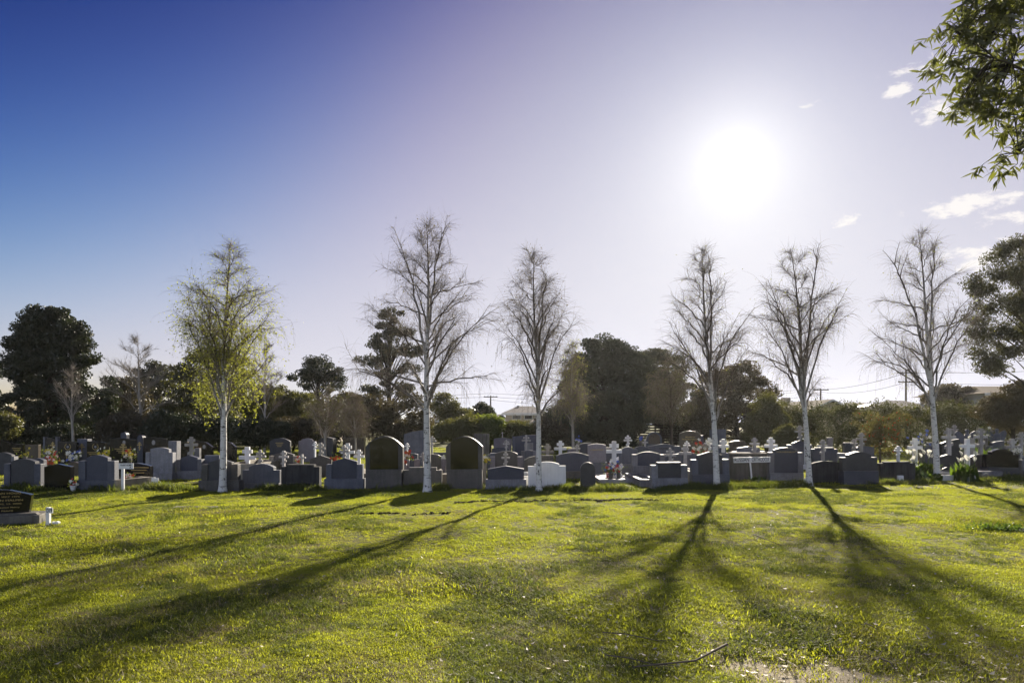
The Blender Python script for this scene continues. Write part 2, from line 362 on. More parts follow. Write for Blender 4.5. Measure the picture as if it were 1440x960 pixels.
def ground_mat():
    m, nt, out = new_mat('lawn_soil'); t = NT(nt); g = t.nd('ShaderNodeNewGeometry').outputs['Position']
    n = t.noise(g, 0.8, 6, 0.65); f = t.noise(g, 22, 4, 0.7)
    cl = t.mix(t.rng(n, 0.35, 0.65, 0, 1), (0.085, 0.092, 0.018), (0.13, 0.128, 0.024))
    cl = t.mix(t.rng(f, 0.45, 0.7, 0, 0.7), cl, (0.045, 0.036, 0.02))
    # bare sandy patch worn into the grass (its own colour and shape)
    dst = t.nd('ShaderNodeVectorMath', operation='DISTANCE')
    mp = t.nd('ShaderNodeMapping'); mp.vector_type = 'POINT'; t.L.new(g, mp.inputs[0]); mp.inputs['Scale'].default_value = (1, 2.4, 1); t.L.new(mp.outputs[0], dst.inputs[0]); dst.inputs[1].default_value = (1.85, 4.60*2.4, 0)
    w = t.math('ADD', dst.outputs['Value'], t.math('MULTIPLY', t.math('SUBTRACT', t.noise(g, 5, 5, 0.7), 0.5), 2.2))
    cl = t.mix(t.rng(w, 0.80, 1.2, 0.9, 0), cl, t.mix(f, (0.30, 0.25, 0.18), (0.48, 0.42, 0.33)))
    t.L.new(t.princ(cl, 0.95, t.bump(f, 0.6, 0.03), 0.1), out.inputs[0]); return m
M['ground'] = ground_mat()

# ------------------------------------------------------------------ lettering meshes (flat print), made once
TEXTS = {}
def bake_texts(lines):
    obs = []
    for s_ in lines:
        cu = bpy.data.curves.new('lettering', 'FONT'); cu.body = s_; cu.align_x = 'CENTER'; cu.align_y = 'CENTER'; cu.size = 1.0; cu.resolution_u = 3; cu.extrude = 0.015; cu.offset = 0.012
        o = bpy.data.objects.new('lettering', cu); col.objects.link(o); obs.append((s_, o, cu))
    dg = bpy.context.evaluated_depsgraph_get(); dg.update()
    for s_, o, cu in obs:
        me = bpy.data.meshes.new_from_object(o.evaluated_get(dg)); me.transform(Matrix.Rotation(R(90), 4, 'X'))
        xs = [v.co.x for v in me.vertices]; TEXTS[s_] = (me, max(xs)-min(xs))
        bpy.data.objects.remove(o); bpy.data.curves.remove(cu)
STONE_LINES = ['SISTER JOAN HOGG', 'DIED 16TH SEPT 1976', 'SISTER ANN HALPIN', '1. 5. 1900 - 10. 12. 2000', 'Sisters of Perpetual Mercy', 'REST IN PEACE']
bake_texts(STONE_LINES + ['RUSSIAN', 'ORTHODOX', 'PLANT HOME', 'D19', 'HOLSHEVNIKOV', 'LOBANOVSKY', 'MASHKOV', 'IVANOVICH', 'GERASIMOV', 'PETROVNA', 'A'])
def lettering(parent, s_, x, y, z, width=None, height=None, mat='gold', name='lettering'):
    """print on the face at local y (facing -y); width in metres"""
    me0, w0 = TEXTS[s_]; me = me0.copy(); me.materials.clear()
    k = width/w0 if width else height
    kz = height if (height and width) else k
    me.transform(Matrix.Diagonal((k, 0.1, kz, 1)))
    o = link(name, me, M[mat], parent); o.location = (x, y, z); return o

# ------------------------------------------------------------------ ground
def lump(x, y):
    return 0.018*math.sin(x*1.7+y*0.9)*math.sin(y*1.3-x*0.6) + 0.012*math.sin(x*4.1+1)*math.sin(y*3.7+2)
def ground_h(x, y):
    if y > 15.5 or y < 2 or abs(x) > 16: return 0.0
    e = min(1, (15.5-y)/1.5, (y-2)/1.0, (16-abs(x))/2)
    return lump(x, y)*e
g = MB()
gx = np.linspace(-18, 18, 145); gy = np.linspace(1, 17, 81); nx = len(gx)
for y in gy:
    for x in gx: g.v.append((float(x), float(y), ground_h(float(x), float(y))))
for j in range(len(gy)-1):
    for i in range(nx-1): g.f.append((j*nx+i, j*nx+i+1, (j+1)*nx+i+1, (j+1)*nx+i))
E = 320.0
for (x0, x1, y0, y1) in ((-E, -18, -E, E), (18, E, -E, E), (-18, 18, -E, 1), (-18, 18, 17, E)):
    g.face([(x0, y0, 0), (x1, y0, 0), (x1, y1, 0), (x0, y1, 0)])
go = g.build('ground', M['ground'], smooth=True); go['kind'] = 'structure'

# ------------------------------------------------------------------ headstones
def profile(shape, a, h, r, z0=0.0):
    """front outline from z0 to h of half-width a; r is the rise of the top"""
    p = [(-a, z0), (a, z0)]
    if shape == 'flat': p += [(a, h), (-a, h)]
    elif shape == 'peak': p += [(a, h-r), (0, h), (-a, h-r)]
    elif shape == 'arch':
        for i in range(11):
            q = i/10*2-1; p.append((-q*a, h-r*q*q))
    elif shape == 'serp':
        for i in range(13):
            q = i/12*2-1; p.append((-q*a, h-r+r*(0.5+0.5*math.cos(math.pi*q))))
    elif shape == 'round':
        for i in range(15):
            c = math.pi*i/14; p.append((a*math.cos(c), h-a+a*math.sin(c)))
    elif shape == 'step':
        b = a*0.72; p += [(a, h-r), (b, h-r), (b, h), (-b, h), (-b, h-r), (-a, h-r)]
    elif shape == 'bump':      # shoulders and an arched middle
        b = a*0.66; p += [(a, h-r), (b, h-r)]
        for i in range(9):
            q = i/8*2-1; p.append((-q*b, h-0.55*r*q*q))
        p += [(-b, h-r), (-a, h-r)]
    elif shape == 'slant': p += [(a, h), (-a*0.2, h-r*0.35), (-a, h-r)]
    elif shape == 'slantl': p += [(a, h-r), (a*0.3, h-r*0.3), (-a, h)]
    return p

def headstone(label, x0, x1, ytop, ybase=None, d=None, shape='peak', rise=5, mat='grey', wing=0, drop=8, wmat=None, plinth=0, pmat=None,
              over=0, panel=None, text=None, tmat='gold', thick=0.16, rz=0.0, emblem=None, cap=False, group=None, name='headstone'):
    if d is None: d = D(ybase)
    s = d/F; cx = X((x0+x1)/2, d); w = (x1-x0)*s; H = Z(ytop, d)
    t = thing(name, label, 'headstone', (cx, d, 0), rz, group)
    t.rotation_euler = (random.gauss(0, .008), random.gauss(0, .010), rz+random.gauss(0, .03))      # settled a little out of true
    bz = plinth*s; pd = thick+0.14
    if plinth:
        MB().box(-w/2-over*s, w/2+over*s, 0, pd, -0.06, bz).build('plinth', M[pmat or mat], t, 0.012)
    y0 = 0.07 if plinth else 0.0; z0 = bz-0.004 if plinth else -0.06
    a = w/2-wing*s
    so = MB().prism(profile(shape, a, H, rise*s, z0), y0, y0+thick).build('slab', M[mat], t, 0.007)
    if wing:
        wh = H-drop*s
        for k in (-1, 1):
            xa, xb = (a+0.001, w/2) if k > 0 else (-w/2, -a-0.001)
            MB().box(xa, xb, y0-0.025, y0+thick+0.02, z0, wh).build('side_pillar', M[wmat or mat], t, 0.008)
    if panel:
        pa, pz0, pz1, psh, pr, pm = panel
        MB().prism(profile(psh, pa*s, Z(pz1, d), pr*s, Z(pz0, d)), y0-0.008, y0+0.01).build('polished_panel', M[pm], t, 0.003)
    if cap:
        MB().box(-w/2-0.03, w/2+0.03, y0-0.03, y0+thick+0.03, H-rise*s, H-rise*s+0.045).build('cap_stone', M[wmat or mat], t, 0.01)
    if text:
        for i, (s_, py, wid) in enumerate(text):
            lettering(t, s_, 0, y0-0.004, Z(py, d), wid*s, 2.6*s if wid < 40 else None, tmat)
    if emblem:
        for kind, ex, ey, er in emblem:
            x, z, r = (ex-(x0+x1)/2)*s, Z(ey, d), er*s; mb = MB()
            if kind == 'wreath':
                for i in range(12):
                    c = R(-230+i*25.5) if False else R(125+i*26)
                    px_, pz_ = x+r*math.cos(c), z+r*math.sin(c)
                    mb.box(px_-0.016, px_+0.016, y0-0.006, y0+0.004, pz_-0.016, pz_+0.016)
                mb.build('wreath_emblem', M['gold'], t)
                mb = MB(); mb.prism([(x+r*0.42*math.cos(2*math.pi*i/10), z+r*0.42*math.sin(2*math.pi*i/10)) for i in range(10)], y0-0.006, y0+0.004); mb.build('portrait_plaque', M['pale'], t)
            elif kind == 'oval':
                mb.prism([(x+r*0.7*math.cos(2*math.pi*i/12), z+r*math.sin(2*math.pi*i/12)) for i in range(12)], y0-0.006, y0+0.004); mb.build('portrait_plaque', M['greycross'], t)
            elif kind == 'cross':
                q = r*0.11
                mb.box(x-q, x+q, y0-0.006, y0+0.004, z-r, z+r); mb.box(x-r*.32, x+r*.32, y0-0.0065, y0+0.0045, z+r*.55, z+r*.55+2*q)
                mb.box(x-r*.55, x+r*.55, y0-0.0065, y0+0.0045, z+r*.18, z+r*.18+2*q)
                mb.prism([(x-r*.3, z-r*.35), (x-r*.3, z-r*.2), (x+r*.3, z-r*.5), (x+r*.3, z-r*.65)][::-1], y0-0.0065, y0+0.0045); mb.build('cross_emblem', M['gold'], t)
            elif kind == 'lines':
                for i in range(3):
                    hw = r*(1-0.22*i); mb.box(x-hw, x+hw, y0-0.005, y0+0.004, z-i*0.07-0.012, z-i*0.07+0.012)
                mb.build('worn_inscription', M['gold'], t)
    return t

# front row, left to right
HS = headstone
HS('charcoal stone between pale grey side pillars at the far left of the front row', 3, 55, 645, 690, shape='arch', rise=4, mat='dark', wing=9, drop=7, wmat='blue', plinth=9, pmat='blue', over=2)
HS('plain polished black headstone with peaked top beside a white flower vase', 62, 99, 652, 690, shape='peak', rise=4, mat='black')
HS('dark arched stone with grey pillars standing just left of the small white notice board', 109, 159, 640, 690, shape='arch', rise=4, mat='darkblue', wing=10, drop=8, wmat='blue', plinth=15, pmat='blue', over=1)
HS('low black headstone inside the pale concrete kerb behind the small notice board', 163, 211, 651, d=18.0, shape='arch', rise=4, mat='black', emblem=[('lines', 195, 657, 14)])
HS('tall pale blue-grey headstone with shoulders at the end of the left lawn', 203, 241, 629, 675, shape='arch', rise=2.5, mat='pale', wing=6, drop=7, plinth=10, over=1)
HS('grey stone with blue-black centre set back from the lawn beside the pale one', 246, 283, 640, 674, shape='peak', rise=4, mat='darkblue', wing=6, drop=6, wmat='grey', plinth=12, pmat='grey')
HS('charcoal peaked headstone half hidden by the leafy birch trunk', 282, 333, 645, 691, shape='peak', rise=5, mat='dark', wing=9, drop=8, wmat='greybrown', plinth=16, pmat='greybrown', over=3)
HS('wide grey granite headstone with rounded shoulders right of the leafy birch', 339, 392, 652, 687, shape='bump', rise=9, mat='blue', plinth=8, pmat='grey', thick=0.2)
HS('wide black-streaked concrete slab with stepped ends in the front row', 395, 449, 653, 688, shape='step', rise=3, mat='concdark', thick=0.2)
HS('blue-black peaked stone with blue-grey pillars left of the tall green mirror stone', 458, 509, 644, 688, shape='peak', rise=5, mat='darkblue', wing=8, drop=9, wmat='blue', plinth=15, pmat='blue', over=2)
HS('tall arched monument whose polished face mirrors green lawn, left of the second birch', 513, 566, 613, 688, shape='arch', rise=15, mat='greybrown', plinth=28, over=-1, panel=(20, 659.5, 614.5, 'arch', 8, 'mirror'), thick=0.22)
HS('low plain concrete slab with stepped top behind the second birch trunk', 567, 621, 657, 687, shape='step', rise=4, mat='greybrown', thick=0.18)
HS('tall arched monument with black mirror face right of the second birch', 627, 679, 613, 688, shape='arch', rise=15, mat='greybrown', plinth=28, over=-1, panel=(19.5, 659.5, 614.5, 'arch', 7, 'mirror'), thick=0.22)
HS('low dark headstone on a weedy pale plinth, right of the black mirror stone', 686, 737, 655, 688, shape='peak', rise=4.5, mat='darkblue', plinth=14, pmat='grey', over=3)
HS('white painted headstone with curved top behind the third birch', 743, 796, 649, 688, shape='bump', rise=6, mat='white', thick=0.14)
HS('small round-topped grey headstone standing alone in the grass', 817, 838, 650, 687, shape='round', rise=0, mat='dark', plinth=2, pmat='grey', over=7, thick=0.12)
HS('dark tablet in a rough grey granite surround at a lawn grave corner', 917, 968, 650, 687, shape='flat', rise=1, mat='dark', wing=9, drop=4, wmat='grey', plinth=15, pmat='grey', thick=0.2)
HS('dark peaked headstone behind the fourth birch trunk', 974, 1027, 635, 684, shape='peak', rise=5, mat='dark', wing=9, drop=11, wmat='blue', plinth=17, pmat='blue')
HS('broad streaked grey slab with pale cap behind the lettered white sign', 1028, 1079, 638, 675, shape='flat', rise=0.5, mat='concrete', wmat='sand', cap=True, thick=0.2)
HS('blue-grey peaked headstone with gold name right of the lettered sign', 1083, 1130, 629, 676, shape='arch', rise=3.5, mat='darkblue', wing=7, drop=7, wmat='grey', plinth=11, pmat='grey', text=[('HOLSHEVNIKOV', 635.5, 26)])
HS('black-stained low headstone behind the fifth birch trunk', 1141, 1186, 648, 679, shape='arch', rise=4, mat='concdark')
HS('dark stepped headstone with arched top below the red-berried shrub', 1187, 1236, 635, 681, shape='bump', rise=8, mat='dark', plinth=19, pmat='darkblue', thick=0.2)
HS('low streaked dark slab with stepped ends left of the white lilies', 1238, 1287, 649, 676, shape='step', rise=2, mat='concdark')
HS('near-black headstone with domed top at the right end of the front row', 1389, 1435, 631, 673, shape='bump', rise=8, mat='black', plinth=16, pmat='dark', thick=0.2)
HS('grey headstone edge cut off by the right side of the picture', 1441, 1470, 640, 673, shape='bump', rise=6, mat='grey', plinth=12)

# stones behind, left to right
B = 'headstones behind the front row'
HS('black headstone with grey right pillar cut off by the left edge of the picture', -16, 18, 636, d=21.5, shape='arch', rise=4, mat='dark', wing=4, drop=6, wmat='grey', plinth=8)
HS('dark peaked stone far left under the big evergreen tree', -12, 14, 618, d=31, shape='peak', rise=4, mat='black')
HS('green-tinged black slab below the big evergreen tree', 14, 32, 624, d=28.5, shape='flat', rise=1, mat='black', emblem=[('lines', 23, 630, 6)])
HS('square brown slab below the big evergreen tree with a red flower at its edge', 35, 54, 625, d=28.0, shape='flat', rise=1, mat='brown')
HS('low dark stone just behind the leftmost two front stones', 43, 61, 644, d=20.5, shape='arch', rise=3, mat='darkblue')
HS('black stone with grey pillar standing behind the tall white flowers at left', 61, 81, 615, d=30.5, shape='slantl', rise=2, mat='black', wing=3, drop=-1, wmat='grey', emblem=[('cross', 74, 628, 7)])
HS('black headstone with gold wreath left of the gold-cross pillar', 81, 107, 620, d=27, shape='slantl', rise=2, mat='black', emblem=[('wreath', 95, 628, 4), ('cross', 94, 640, 5)])
HS('grey granite pillar bearing a gold orthodox cross at left', 108, 122, 617, d=27.4, shape='flat', rise=1, mat='blue', emblem=[('cross', 114.5, 630, 7)], thick=0.3)
HS('black headstone with gold wreath right of the gold-cross pillar', 122, 147, 620, d=27, shape='slantl', rise=2, mat='black', emblem=[('wreath', 134, 628, 4), ('lines', 132, 636, 9)])
HS('low brown stone tucked behind the white flower vase', 95, 110, 649, d=21, shape='arch', rise=2, mat='brown')
HS('wide black headstone with portrait and gold lines, tallest pillar at its top', 154, 193, 616, d=26, shape='slantl', rise=1, mat='black', emblem=[('oval', 174, 622, 3), ('lines', 173, 631, 12), ('cross', 173, 631, 9)])
HS('round-headed dark pillar rising behind the wide black headstone', 169, 177, 607.5, d=27.0, shape='round', rise=0, mat='darkblue', thick=0.25)
HS('round-headed pillar with gold cross between two wide black headstones', 193, 201, 611.5, d=26, shape='round', rise=0, mat='darkblue', thick=0.25, emblem=[('cross', 196.5, 627, 6)])
HS('black headstone with round portrait above the pale shouldered stone', 202, 233, 615, d=26, shape='slantl', rise=1.5, mat='black', emblem=[('oval', 216, 622, 3.5)])
HS('slim grey pillar behind the pale shouldered stone', 236, 248, 620, d=25, shape='flat', rise=1, mat='grey', thick=0.3)
HS('black square headstone left of the slanted grey cross', 247, 266, 624, d=26.5, shape='flat', rise=1, mat='black')
HS('black headstone with sweeping curved top left of the leafy birch trunk', 273, 298, 619, d=25.5, shape='slantl', rise=9, mat='black', wing=0, emblem=[('oval', 287, 628, 3)])
HS('small grey pillar stone at the foot of the curved black headstone', 273, 280, 630, d=24.6, shape='flat', rise=1, mat='grey')
HS('black headstone with curved shoulder just right of the leafy birch trunk', 309, 331, 619, d=25, shape='slantl', rise=9, mat='black')
HS('low blue stone behind the charcoal stone at the leafy birch', 288, 308, 640, d=20.4, shape='flat', rise=1, mat='blue')
HS('tall black arched headstone with worn gold line below the hanging birch leaves', 379, 408, 615.5, d=28, shape='arch', rise=5, mat='dark', emblem=[('lines', 393, 622.5, 5.5)])
HS('small grey peaked stone with sandy side blocks behind the black-streaked slab', 377, 418, 635, d=21, shape='peak', rise=4, mat='greybrown', wing=7, drop=6, wmat='sand', plinth=6)
HS('mauve granite headstone of three upright leaves near the small multi-stemmed tree', 419, 443, 616, d=28.5, shape='bump', rise=4, mat='pink')
HS('dark squat tomb under the small multi-stemmed tree', 449, 468, 614.5, d=33, shape='peak', rise=2, mat='dark', thick=0.8)
HS('low brown brick-like wall stone behind the twin white crosses', 482, 512, 615, d=34, shape='flat', rise=1, mat='brown', thick=0.4)
HS('grey peaked headstone behind the gap left of the blue-black stone', 436, 466, 640, d=20.8, shape='peak', rise=5, mat='greybrown')
HS('very large blue-grey leaning slab with slanted top behind the second birch', 568, 597, 604.5, d=26, shape='slant', rise=6, mat='blue', thick=0.3)
HS('low dark blue stone below the large slanted slab', 574, 587, 637, d=22.5, shape='slantl', rise=1.5, mat='darkblue')
HS('small mauve block standing on the low concrete slab line left of the second birch', 582, 590, 646, d=19.4, shape='flat', rise=0.5, mat='pink')
HS('grey stone with scooped top right of the second birch trunk', 605, 621, 638, d=20.5, shape='slantl', rise=4, mat='greybrown')
HS('dark blue low stone far behind the gap right of the second birch', 610, 628, 636, d=27, shape='flat', rise=1, mat='darkblue')
HS('tall brown streaked headstone above the black mirror stone', 666, 688, 609.5, d=30, shape='flat', rise=1, mat='concrete')
HS('square mauve granite headstone topped by a small finial', 694, 719, 615, d=29, shape='peak', rise=1.5, mat='pink', emblem=None)
HS('dark blue curved stone below the mauve square headstone', 692, 716, 628.5, d=26, shape='arch', rise=2, mat='darkblue', wing=0)
HS('grey-brown peaked stone with pale side blocks behind the weedy plinth', 689, 735, 634, d=20.5, shape='arch', rise=4, mat='greybrown', wing=7, drop=8, wmat='pink', plinth=6)
HS('wide blue-grey stepped wall behind the grey-brown peaked stone', 685, 712, 637, d=22.2, shape='step', rise=2, mat='blue')
HS('very wide dark blue monument left of the third birch trunk', 720, 758, 611, d=27, shape='slant', rise=3, mat='darkblue', wing=4, drop=3, wmat='blue', thick=0.3)
HS('pale block against the very wide dark blue monument', 738, 750, 623, d=25, shape='flat', rise=1, mat='pale')
HS('blue-grey headstone just left of the third birch trunk', 733, 754, 632, d=22.4, shape='peak', rise=2, mat='blue', wing=4, drop=2, wmat='grey')
HS('small brown stepped stone left of the white painted headstone', 737, 752, 641, d=19.8, shape='slant', rise=6, mat='concrete')
HS('grey-brown stone directly behind the white painted headstone', 754, 778, 640, d=20, shape='flat', rise=1, mat='concrete')
HS('long dark blue headstone with gentle arch between white stone and small round one', 783, 829, 636, d=20.1, shape='arch', rise=4.5, mat='darkblue', wing=0, plinth=11, pmat='concrete')
HS('small mauve stone behind the long dark blue headstone', 798, 812, 630.5, d=25.5, shape='arch', rise=1.5, mat='pink')
HS('dark stone left of the headstone with a gold surname', 816, 832, 622, d=25.4, shape='slant', rise=2, mat='darkblue')
HS('upright mauve-grey headstone with gold surname above the small round stone', 828, 853, 623.5, d=21.5, shape='peak', rise=2, mat='pink', plinth=18, pmat='blue', over=1, text=[('LOBANOVSKY', 632.5, 19)])
HS('dark blue wing stone between the gold surname stone and tall white cross', 850, 870, 629, d=23.2, shape='flat', rise=1, mat='blue')
HS('grey headstone with flowing top and trefoil cross behind it', 871, 897, 628, d=22, shape='serp', rise=4, mat='blue', plinth=14, pmat='grey')
HS('grey headstone with a pale left pillar at the kerbed grave', 890, 936, 635, d=20.2, shape='arch', rise=3.5, mat='darkblue', wing=7, drop=4, wmat='grey', plinth=18, pmat='grey')
HS('dark low stone behind the flowing-topped grey headstone', 893, 913, 627, d=25.6, shape='arch', rise=2.5, mat='darkblue')
HS('wide polished grey monument bearing a worn surname below the gilded arch', 912, 957, 624, d=26.5, shape='serp', rise=3, mat='blue', text=[('GERASIMOV', 630.5, 16)], tmat='blackpaint', thick=0.25)
HS('round arched monument with gilded niche above the wide grey monument', 909, 931, 607, d=30, shape='round', rise=0, mat='blue', panel=(8, 624, 609, 'arch', 5, 'brown'), text=[('PETROVNA', 618, 9)])
HS('tall brown granite headstone with gold lettering under the drooping tree', 956, 985, 605.5, d=28.5, shape='arch', rise=4, mat='brown', text=[('MASHKOV', 614.3, 13), ('IVANOVICH', 617.5, 22)])
HS('rough blue stone beside the tall brown gold-lettered headstone', 984, 990, 612, d=29, shape='flat', rise=1, mat='blue')
HS('grey stone with sloping shoulders behind the dark corner tablet', 948, 985, 635.5, d=21.8, shape='serp', rise=3, mat='grey')
HS('blue square stone behind the fourth birch trunk', 999, 1021, 603.5, d=33, shape='flat', rise=1, mat='blue')
HS('blue stone right of the fourth birch trunk above the dark peaked one', 1015, 1028, 636, d=22.3, shape='slantl', rise=2, mat='blue')
HS('brown stone with lighter middle right of the fourth birch', 1026, 1049, 619.5, d=28, shape='arch', rise=2, mat='brown')
HS('stepped blue headstone behind the lettered white sign', 1031, 1076, 627.5, d=21.5, shape='peak', rise=2, mat='blue', wing=7, drop=7, wmat='blue')
HS('large blue headstone with a grey cross above it near the olive bush', 1108, 1142, 619, d=25, shape='peak', rise=4, mat='darkblue', wing=7, drop=6, wmat='blue')
HS('dark blue headstone right of the fifth birch trunk', 1143, 1178, 629, d=22.5, shape='step', rise=2, mat='darkblue')
HS('small pale stone under a shiny slanted slab right of the fifth birch', 1164, 1171, 615, d=28, shape='flat', rise=1, mat='pink')
HS('grey stone left of the dark stepped headstone with arched top', 1180, 1200, 637, d=20.8, shape='flat', rise=1, mat='grey')
HS('blue stone behind a white cross left of the berry shrub', 1188, 1206, 622, d=26.5, shape='flat', rise=1, mat='blue')
HS('blue-grey low stone below the sunlit glint beside the berry shrub', 1205, 1230, 627, d=24, shape='arch', rise=2, mat='blue')
HS('blue stone left of the sixth birch trunk behind white flowers', 1300, 1328, 622, d=27, shape='flat', rise=1, mat='blue', wing=5, drop=3)
HS('dark headstone with steep shoulder right of the sixth birch trunk', 1325, 1350, 617, d=26, shape='slant', rise=6, mat='dark')
HS('low dark stone below the white cross right of the sixth birch', 1322, 1349, 639, d=21.2, shape='peak', rise=4, mat='dark', plinth=8, pmat='grey')
HS('grey low stone right of the lily plant with the plain post', 1366, 1392, 638.5, d=21, shape='arch', rise=4, mat='greybrown')
HS('blue-grey stepped headstone above the near-black domed one', 1392, 1417, 619.5, d=24.5, shape='slant', rise=3, mat='blue', wing=4, drop=7, wmat='blue')

# foreground grave at the left edge
d0 = 11.15
fg = thing('headstone', 'black gold-lettered headstone on a grey concrete bed at the lower left edge', 'headstone', (X(18, d0), d0, 0), R(20))
sx = d0/F
MB().box(-1.55, 0.37, 0.0, 0.62, -0.08, 0.155).build('plinth', M['concrete'], fg, 0.02)
MB().prism([(-1.42, 0.15), (0.16, 0.15), (0.2, 0.47), (-0.12, 0.56), (-0.62, 0.585), (-1.12, 0.56), (-1.42, 0.47)], 0.22, 0.36).build('slab', M['black'], fg, 0.01)
for i, (s_, wd) in enumerate(zip(STONE_LINES, (0.66, 0.62, 0.72, 0.66, 0.62, 0.42))):
    lettering(fg, s_, -0.25, 0.216, 0.505-i*0.058, wd*.92, 0.042 if i in (0, 2) else 0.032)
MB().prism([(-1.5, 0.15), (0.34, 0.15), (0.30, 0.185), (-1.5, 0.185)], 0.05, 0.2).build('step', M['concrete'], fg, 0.01)

# ------------------------------------------------------------------ orthodox crosses
def cross(label, px, ytop, W, d, mat='white', kind='ortho', tilt=0.0, base=True, rz=0.0, ybase=None):
    s = d/F; H = Z(ytop, d); w = W*s; t = thing('orthodox_cross' if kind != 'latin' else 'grave_cross', label, 'cross', (X(px, d), d, 0), rz)
    if tilt: t.rotation_euler = (0, tilt, rz)
    u = w*0.135; th = max(0.05, w*0.11); m = M[mat]
    z0 = -0.05
    if base:
        bh = 0.16 if ybase is None else (ybase[1]-ybase[0])*s
        MB().box(-w*.45, w*.45, -th-0.1, th+0.1, -0.05, bh).build('base_block', m, t, 0.012); z0 = bh-0.004
    MB().box(-u, u, -th, th, z0, H).build('upright', m, t, 0.008)
    def bar(zc, bw, hh, sl=0.0, nm='crossbar'):
        MB().prism([(-bw/2, zc-hh-sl), (bw/2, zc-hh+sl), (bw/2, zc+hh+sl), (-bw/2, zc+hh-sl)], -th+0.005, th-0.005).build(nm, m, t, 0.006)
    if kind in ('ortho', 'double', 'trefoil'):
        bar(H-w*.29, w*.58, u*0.82); bar(H-w*.66, w, u*0.82)
    if kind == 'latin': bar(H-w*.5, w, u*0.85)
    if kind in ('ortho', 'trefoil'):
        if H-w*1.25 > z0: bar(H-w*1.25, w*.56, u*0.8, w*.14, 'footrest')
    if kind == 'trefoil':
        for (x, z) in ((0, H), (-w*.29, H-w*.29), (w*.29, H-w*.29), (-w*.5, H-w*.66), (w*.5, H-w*.66)):
            MB().prism([(x+u*1.15*math.cos(2*math.pi*i/10), z+u*1.15*math.sin(2*math.pi*i/10)) for i in range(10)], -th+0.008, th-0.008).build('rounded_end', m, t)
    return t
CR = cross
CR('tall white cross with slanted foot bar on a kerbed grave near the small round stone', 863.5, 620, 22, D(674.5), 'white', 'ortho', ybase=(665, 674.5))
CR('light grey cross leaning left of the leafy birch above a peaked blue-black stone', 269, 614, 17, 23.4, 'greycross', 'ortho', rz=R(35))
CR('white cross just right of the leafy birch trunk', 348, 628, 23, 20.6, 'white', 'double')
CR('thin dark grey trefoil cross right of the white cross by the leafy birch', 366, 634, 12, 19.6, 'greycross', 'trefoil')
CR('pale cross in front of the small grey stone above the black-streaked slab', 399, 633.5, 13, 19.2, 'greycross', 'ortho')
CR('small pale cross at right end above the black-streaked slab', 425, 638.5, 9.5, 19.0, 'greycross', 'latin')
CR('small white cross against the mauve three-leaf headstone', 443, 620.5, 7.5, 26.0, 'white', 'ortho')
CR('light grey cross right of the mauve three-leaf headstone', 451, 622, 12.5, 24.0, 'greycross', 'ortho')
CR('larger rear white cross of the close pair left of the green mirror stone', 489, 623, 19, 23.5, 'white', 'double')
CR('grey trefoil cross directly above the blue-black peaked stone', 484, 627, 11, 20.0, 'greycross', 'trefoil')
CR('white cross immediately left of the green mirror stone', 505, 632, 14.5, 20.4, 'white', 'double')
CR('small white cross among red flowers right of the green mirror stone', 572.5, 622.5, 7, 21.2, 'white', 'ortho')
CR('slim pale cross left of the second birch trunk', 594.5, 636, 9, 19.6, 'greycross', 'ortho')
CR('grey trefoil cross just right of the second birch trunk', 607.5, 614, 9, 24.0, 'greycross', 'trefoil')
CR('white trefoil cross below the mauve finial headstone', 712, 619, 7.5, 24.0, 'greycross', 'trefoil')
CR('grey cross standing before the grey-brown peaked stone above weedy plinth', 711, 635.5, 12, 19.0, 'greycross', 'ortho')
CR('pale trefoil cross on the very wide dark blue monument', 740, 612.5, 10, 24.4, 'greycross', 'trefoil')
CR('beige cross with slanted bar just right of the third birch trunk', 770, 624, 17, 21.2, 'sand', 'ortho')
CR('bright white double cross above the long dark blue headstone', 788, 619.5, 17, 23.5, 'white', 'double')
CR('small grey cross left of the gold surname stone', 811.5, 624.5, 9, 23.8, 'greycross', 'ortho')
CR('white trefoil cross above the flowing-topped grey headstone', 883, 613, 9, 23.6, 'white', 'trefoil')
CR('small brownish cross left of the gilded arch', 907, 618, 8, 27.6, 'greycross', 'latin')
CR('slim grey ornate cross above the dark corner tablet', 942.5, 631.5, 13, 18.9, 'greycross', 'trefoil')
CR('stout grey double cross right of the dark corner tablet', 963.5, 626, 17, 19.4, 'greycross', 'double')
CR('small white trefoil cross behind the stout grey double cross', 966, 621, 8, 22.8, 'white', 'trefoil')
CR('white cross wrapped in pale flowers left of the fourth birch trunk', 997, 617, 11, 22.8, 'white', 'trefoil')
CR('white cross directly right of the fourth birch trunk', 1017, 617, 16, 23.2, 'white', 'double')
CR('grey cross with three bars above the lettered sign', 1061, 615, 13.5, 20.4, 'greycross', 'ortho')
CR('white double cross left of the gold-named blue-grey headstone', 1084, 615, 18, 20.8, 'white', 'double')
CR('grey cross at the top of the large blue headstone by the olive bush', 1124.5, 598, 13, 26.0, 'greycross', 'ortho')
CR('tiny white cross between the large blue headstone and fifth birch', 1132, 614, 6, 24.2, 'white', 'latin')
CR('pale cross with slanted foot bar above the black-stained low headstone', 1157, 618, 13.5, 19.2, 'greycross', 'ortho')
CR('slim white cross left of the dark grey cross by the berry shrub', 1201, 617, 9.5, 23.2, 'greycross', 'ortho')
CR('dark grey cross beside the red-berried shrub', 1211, 608, 14, 22.8, 'greycross', 'ortho')
CR('small white ornate cross above the low streaked slab left of the lilies', 1263, 628, 8.5, 19.5, 'white', 'trefoil')
CR('cream double cross rising out of the white lilies', 1286.5, 616, 20, 21.5, 'marble', 'double')
CR('tall pale cross with slanted bar right of the sixth birch', 1334, 602, 19.5, 21.8, 'greycross', 'ortho')
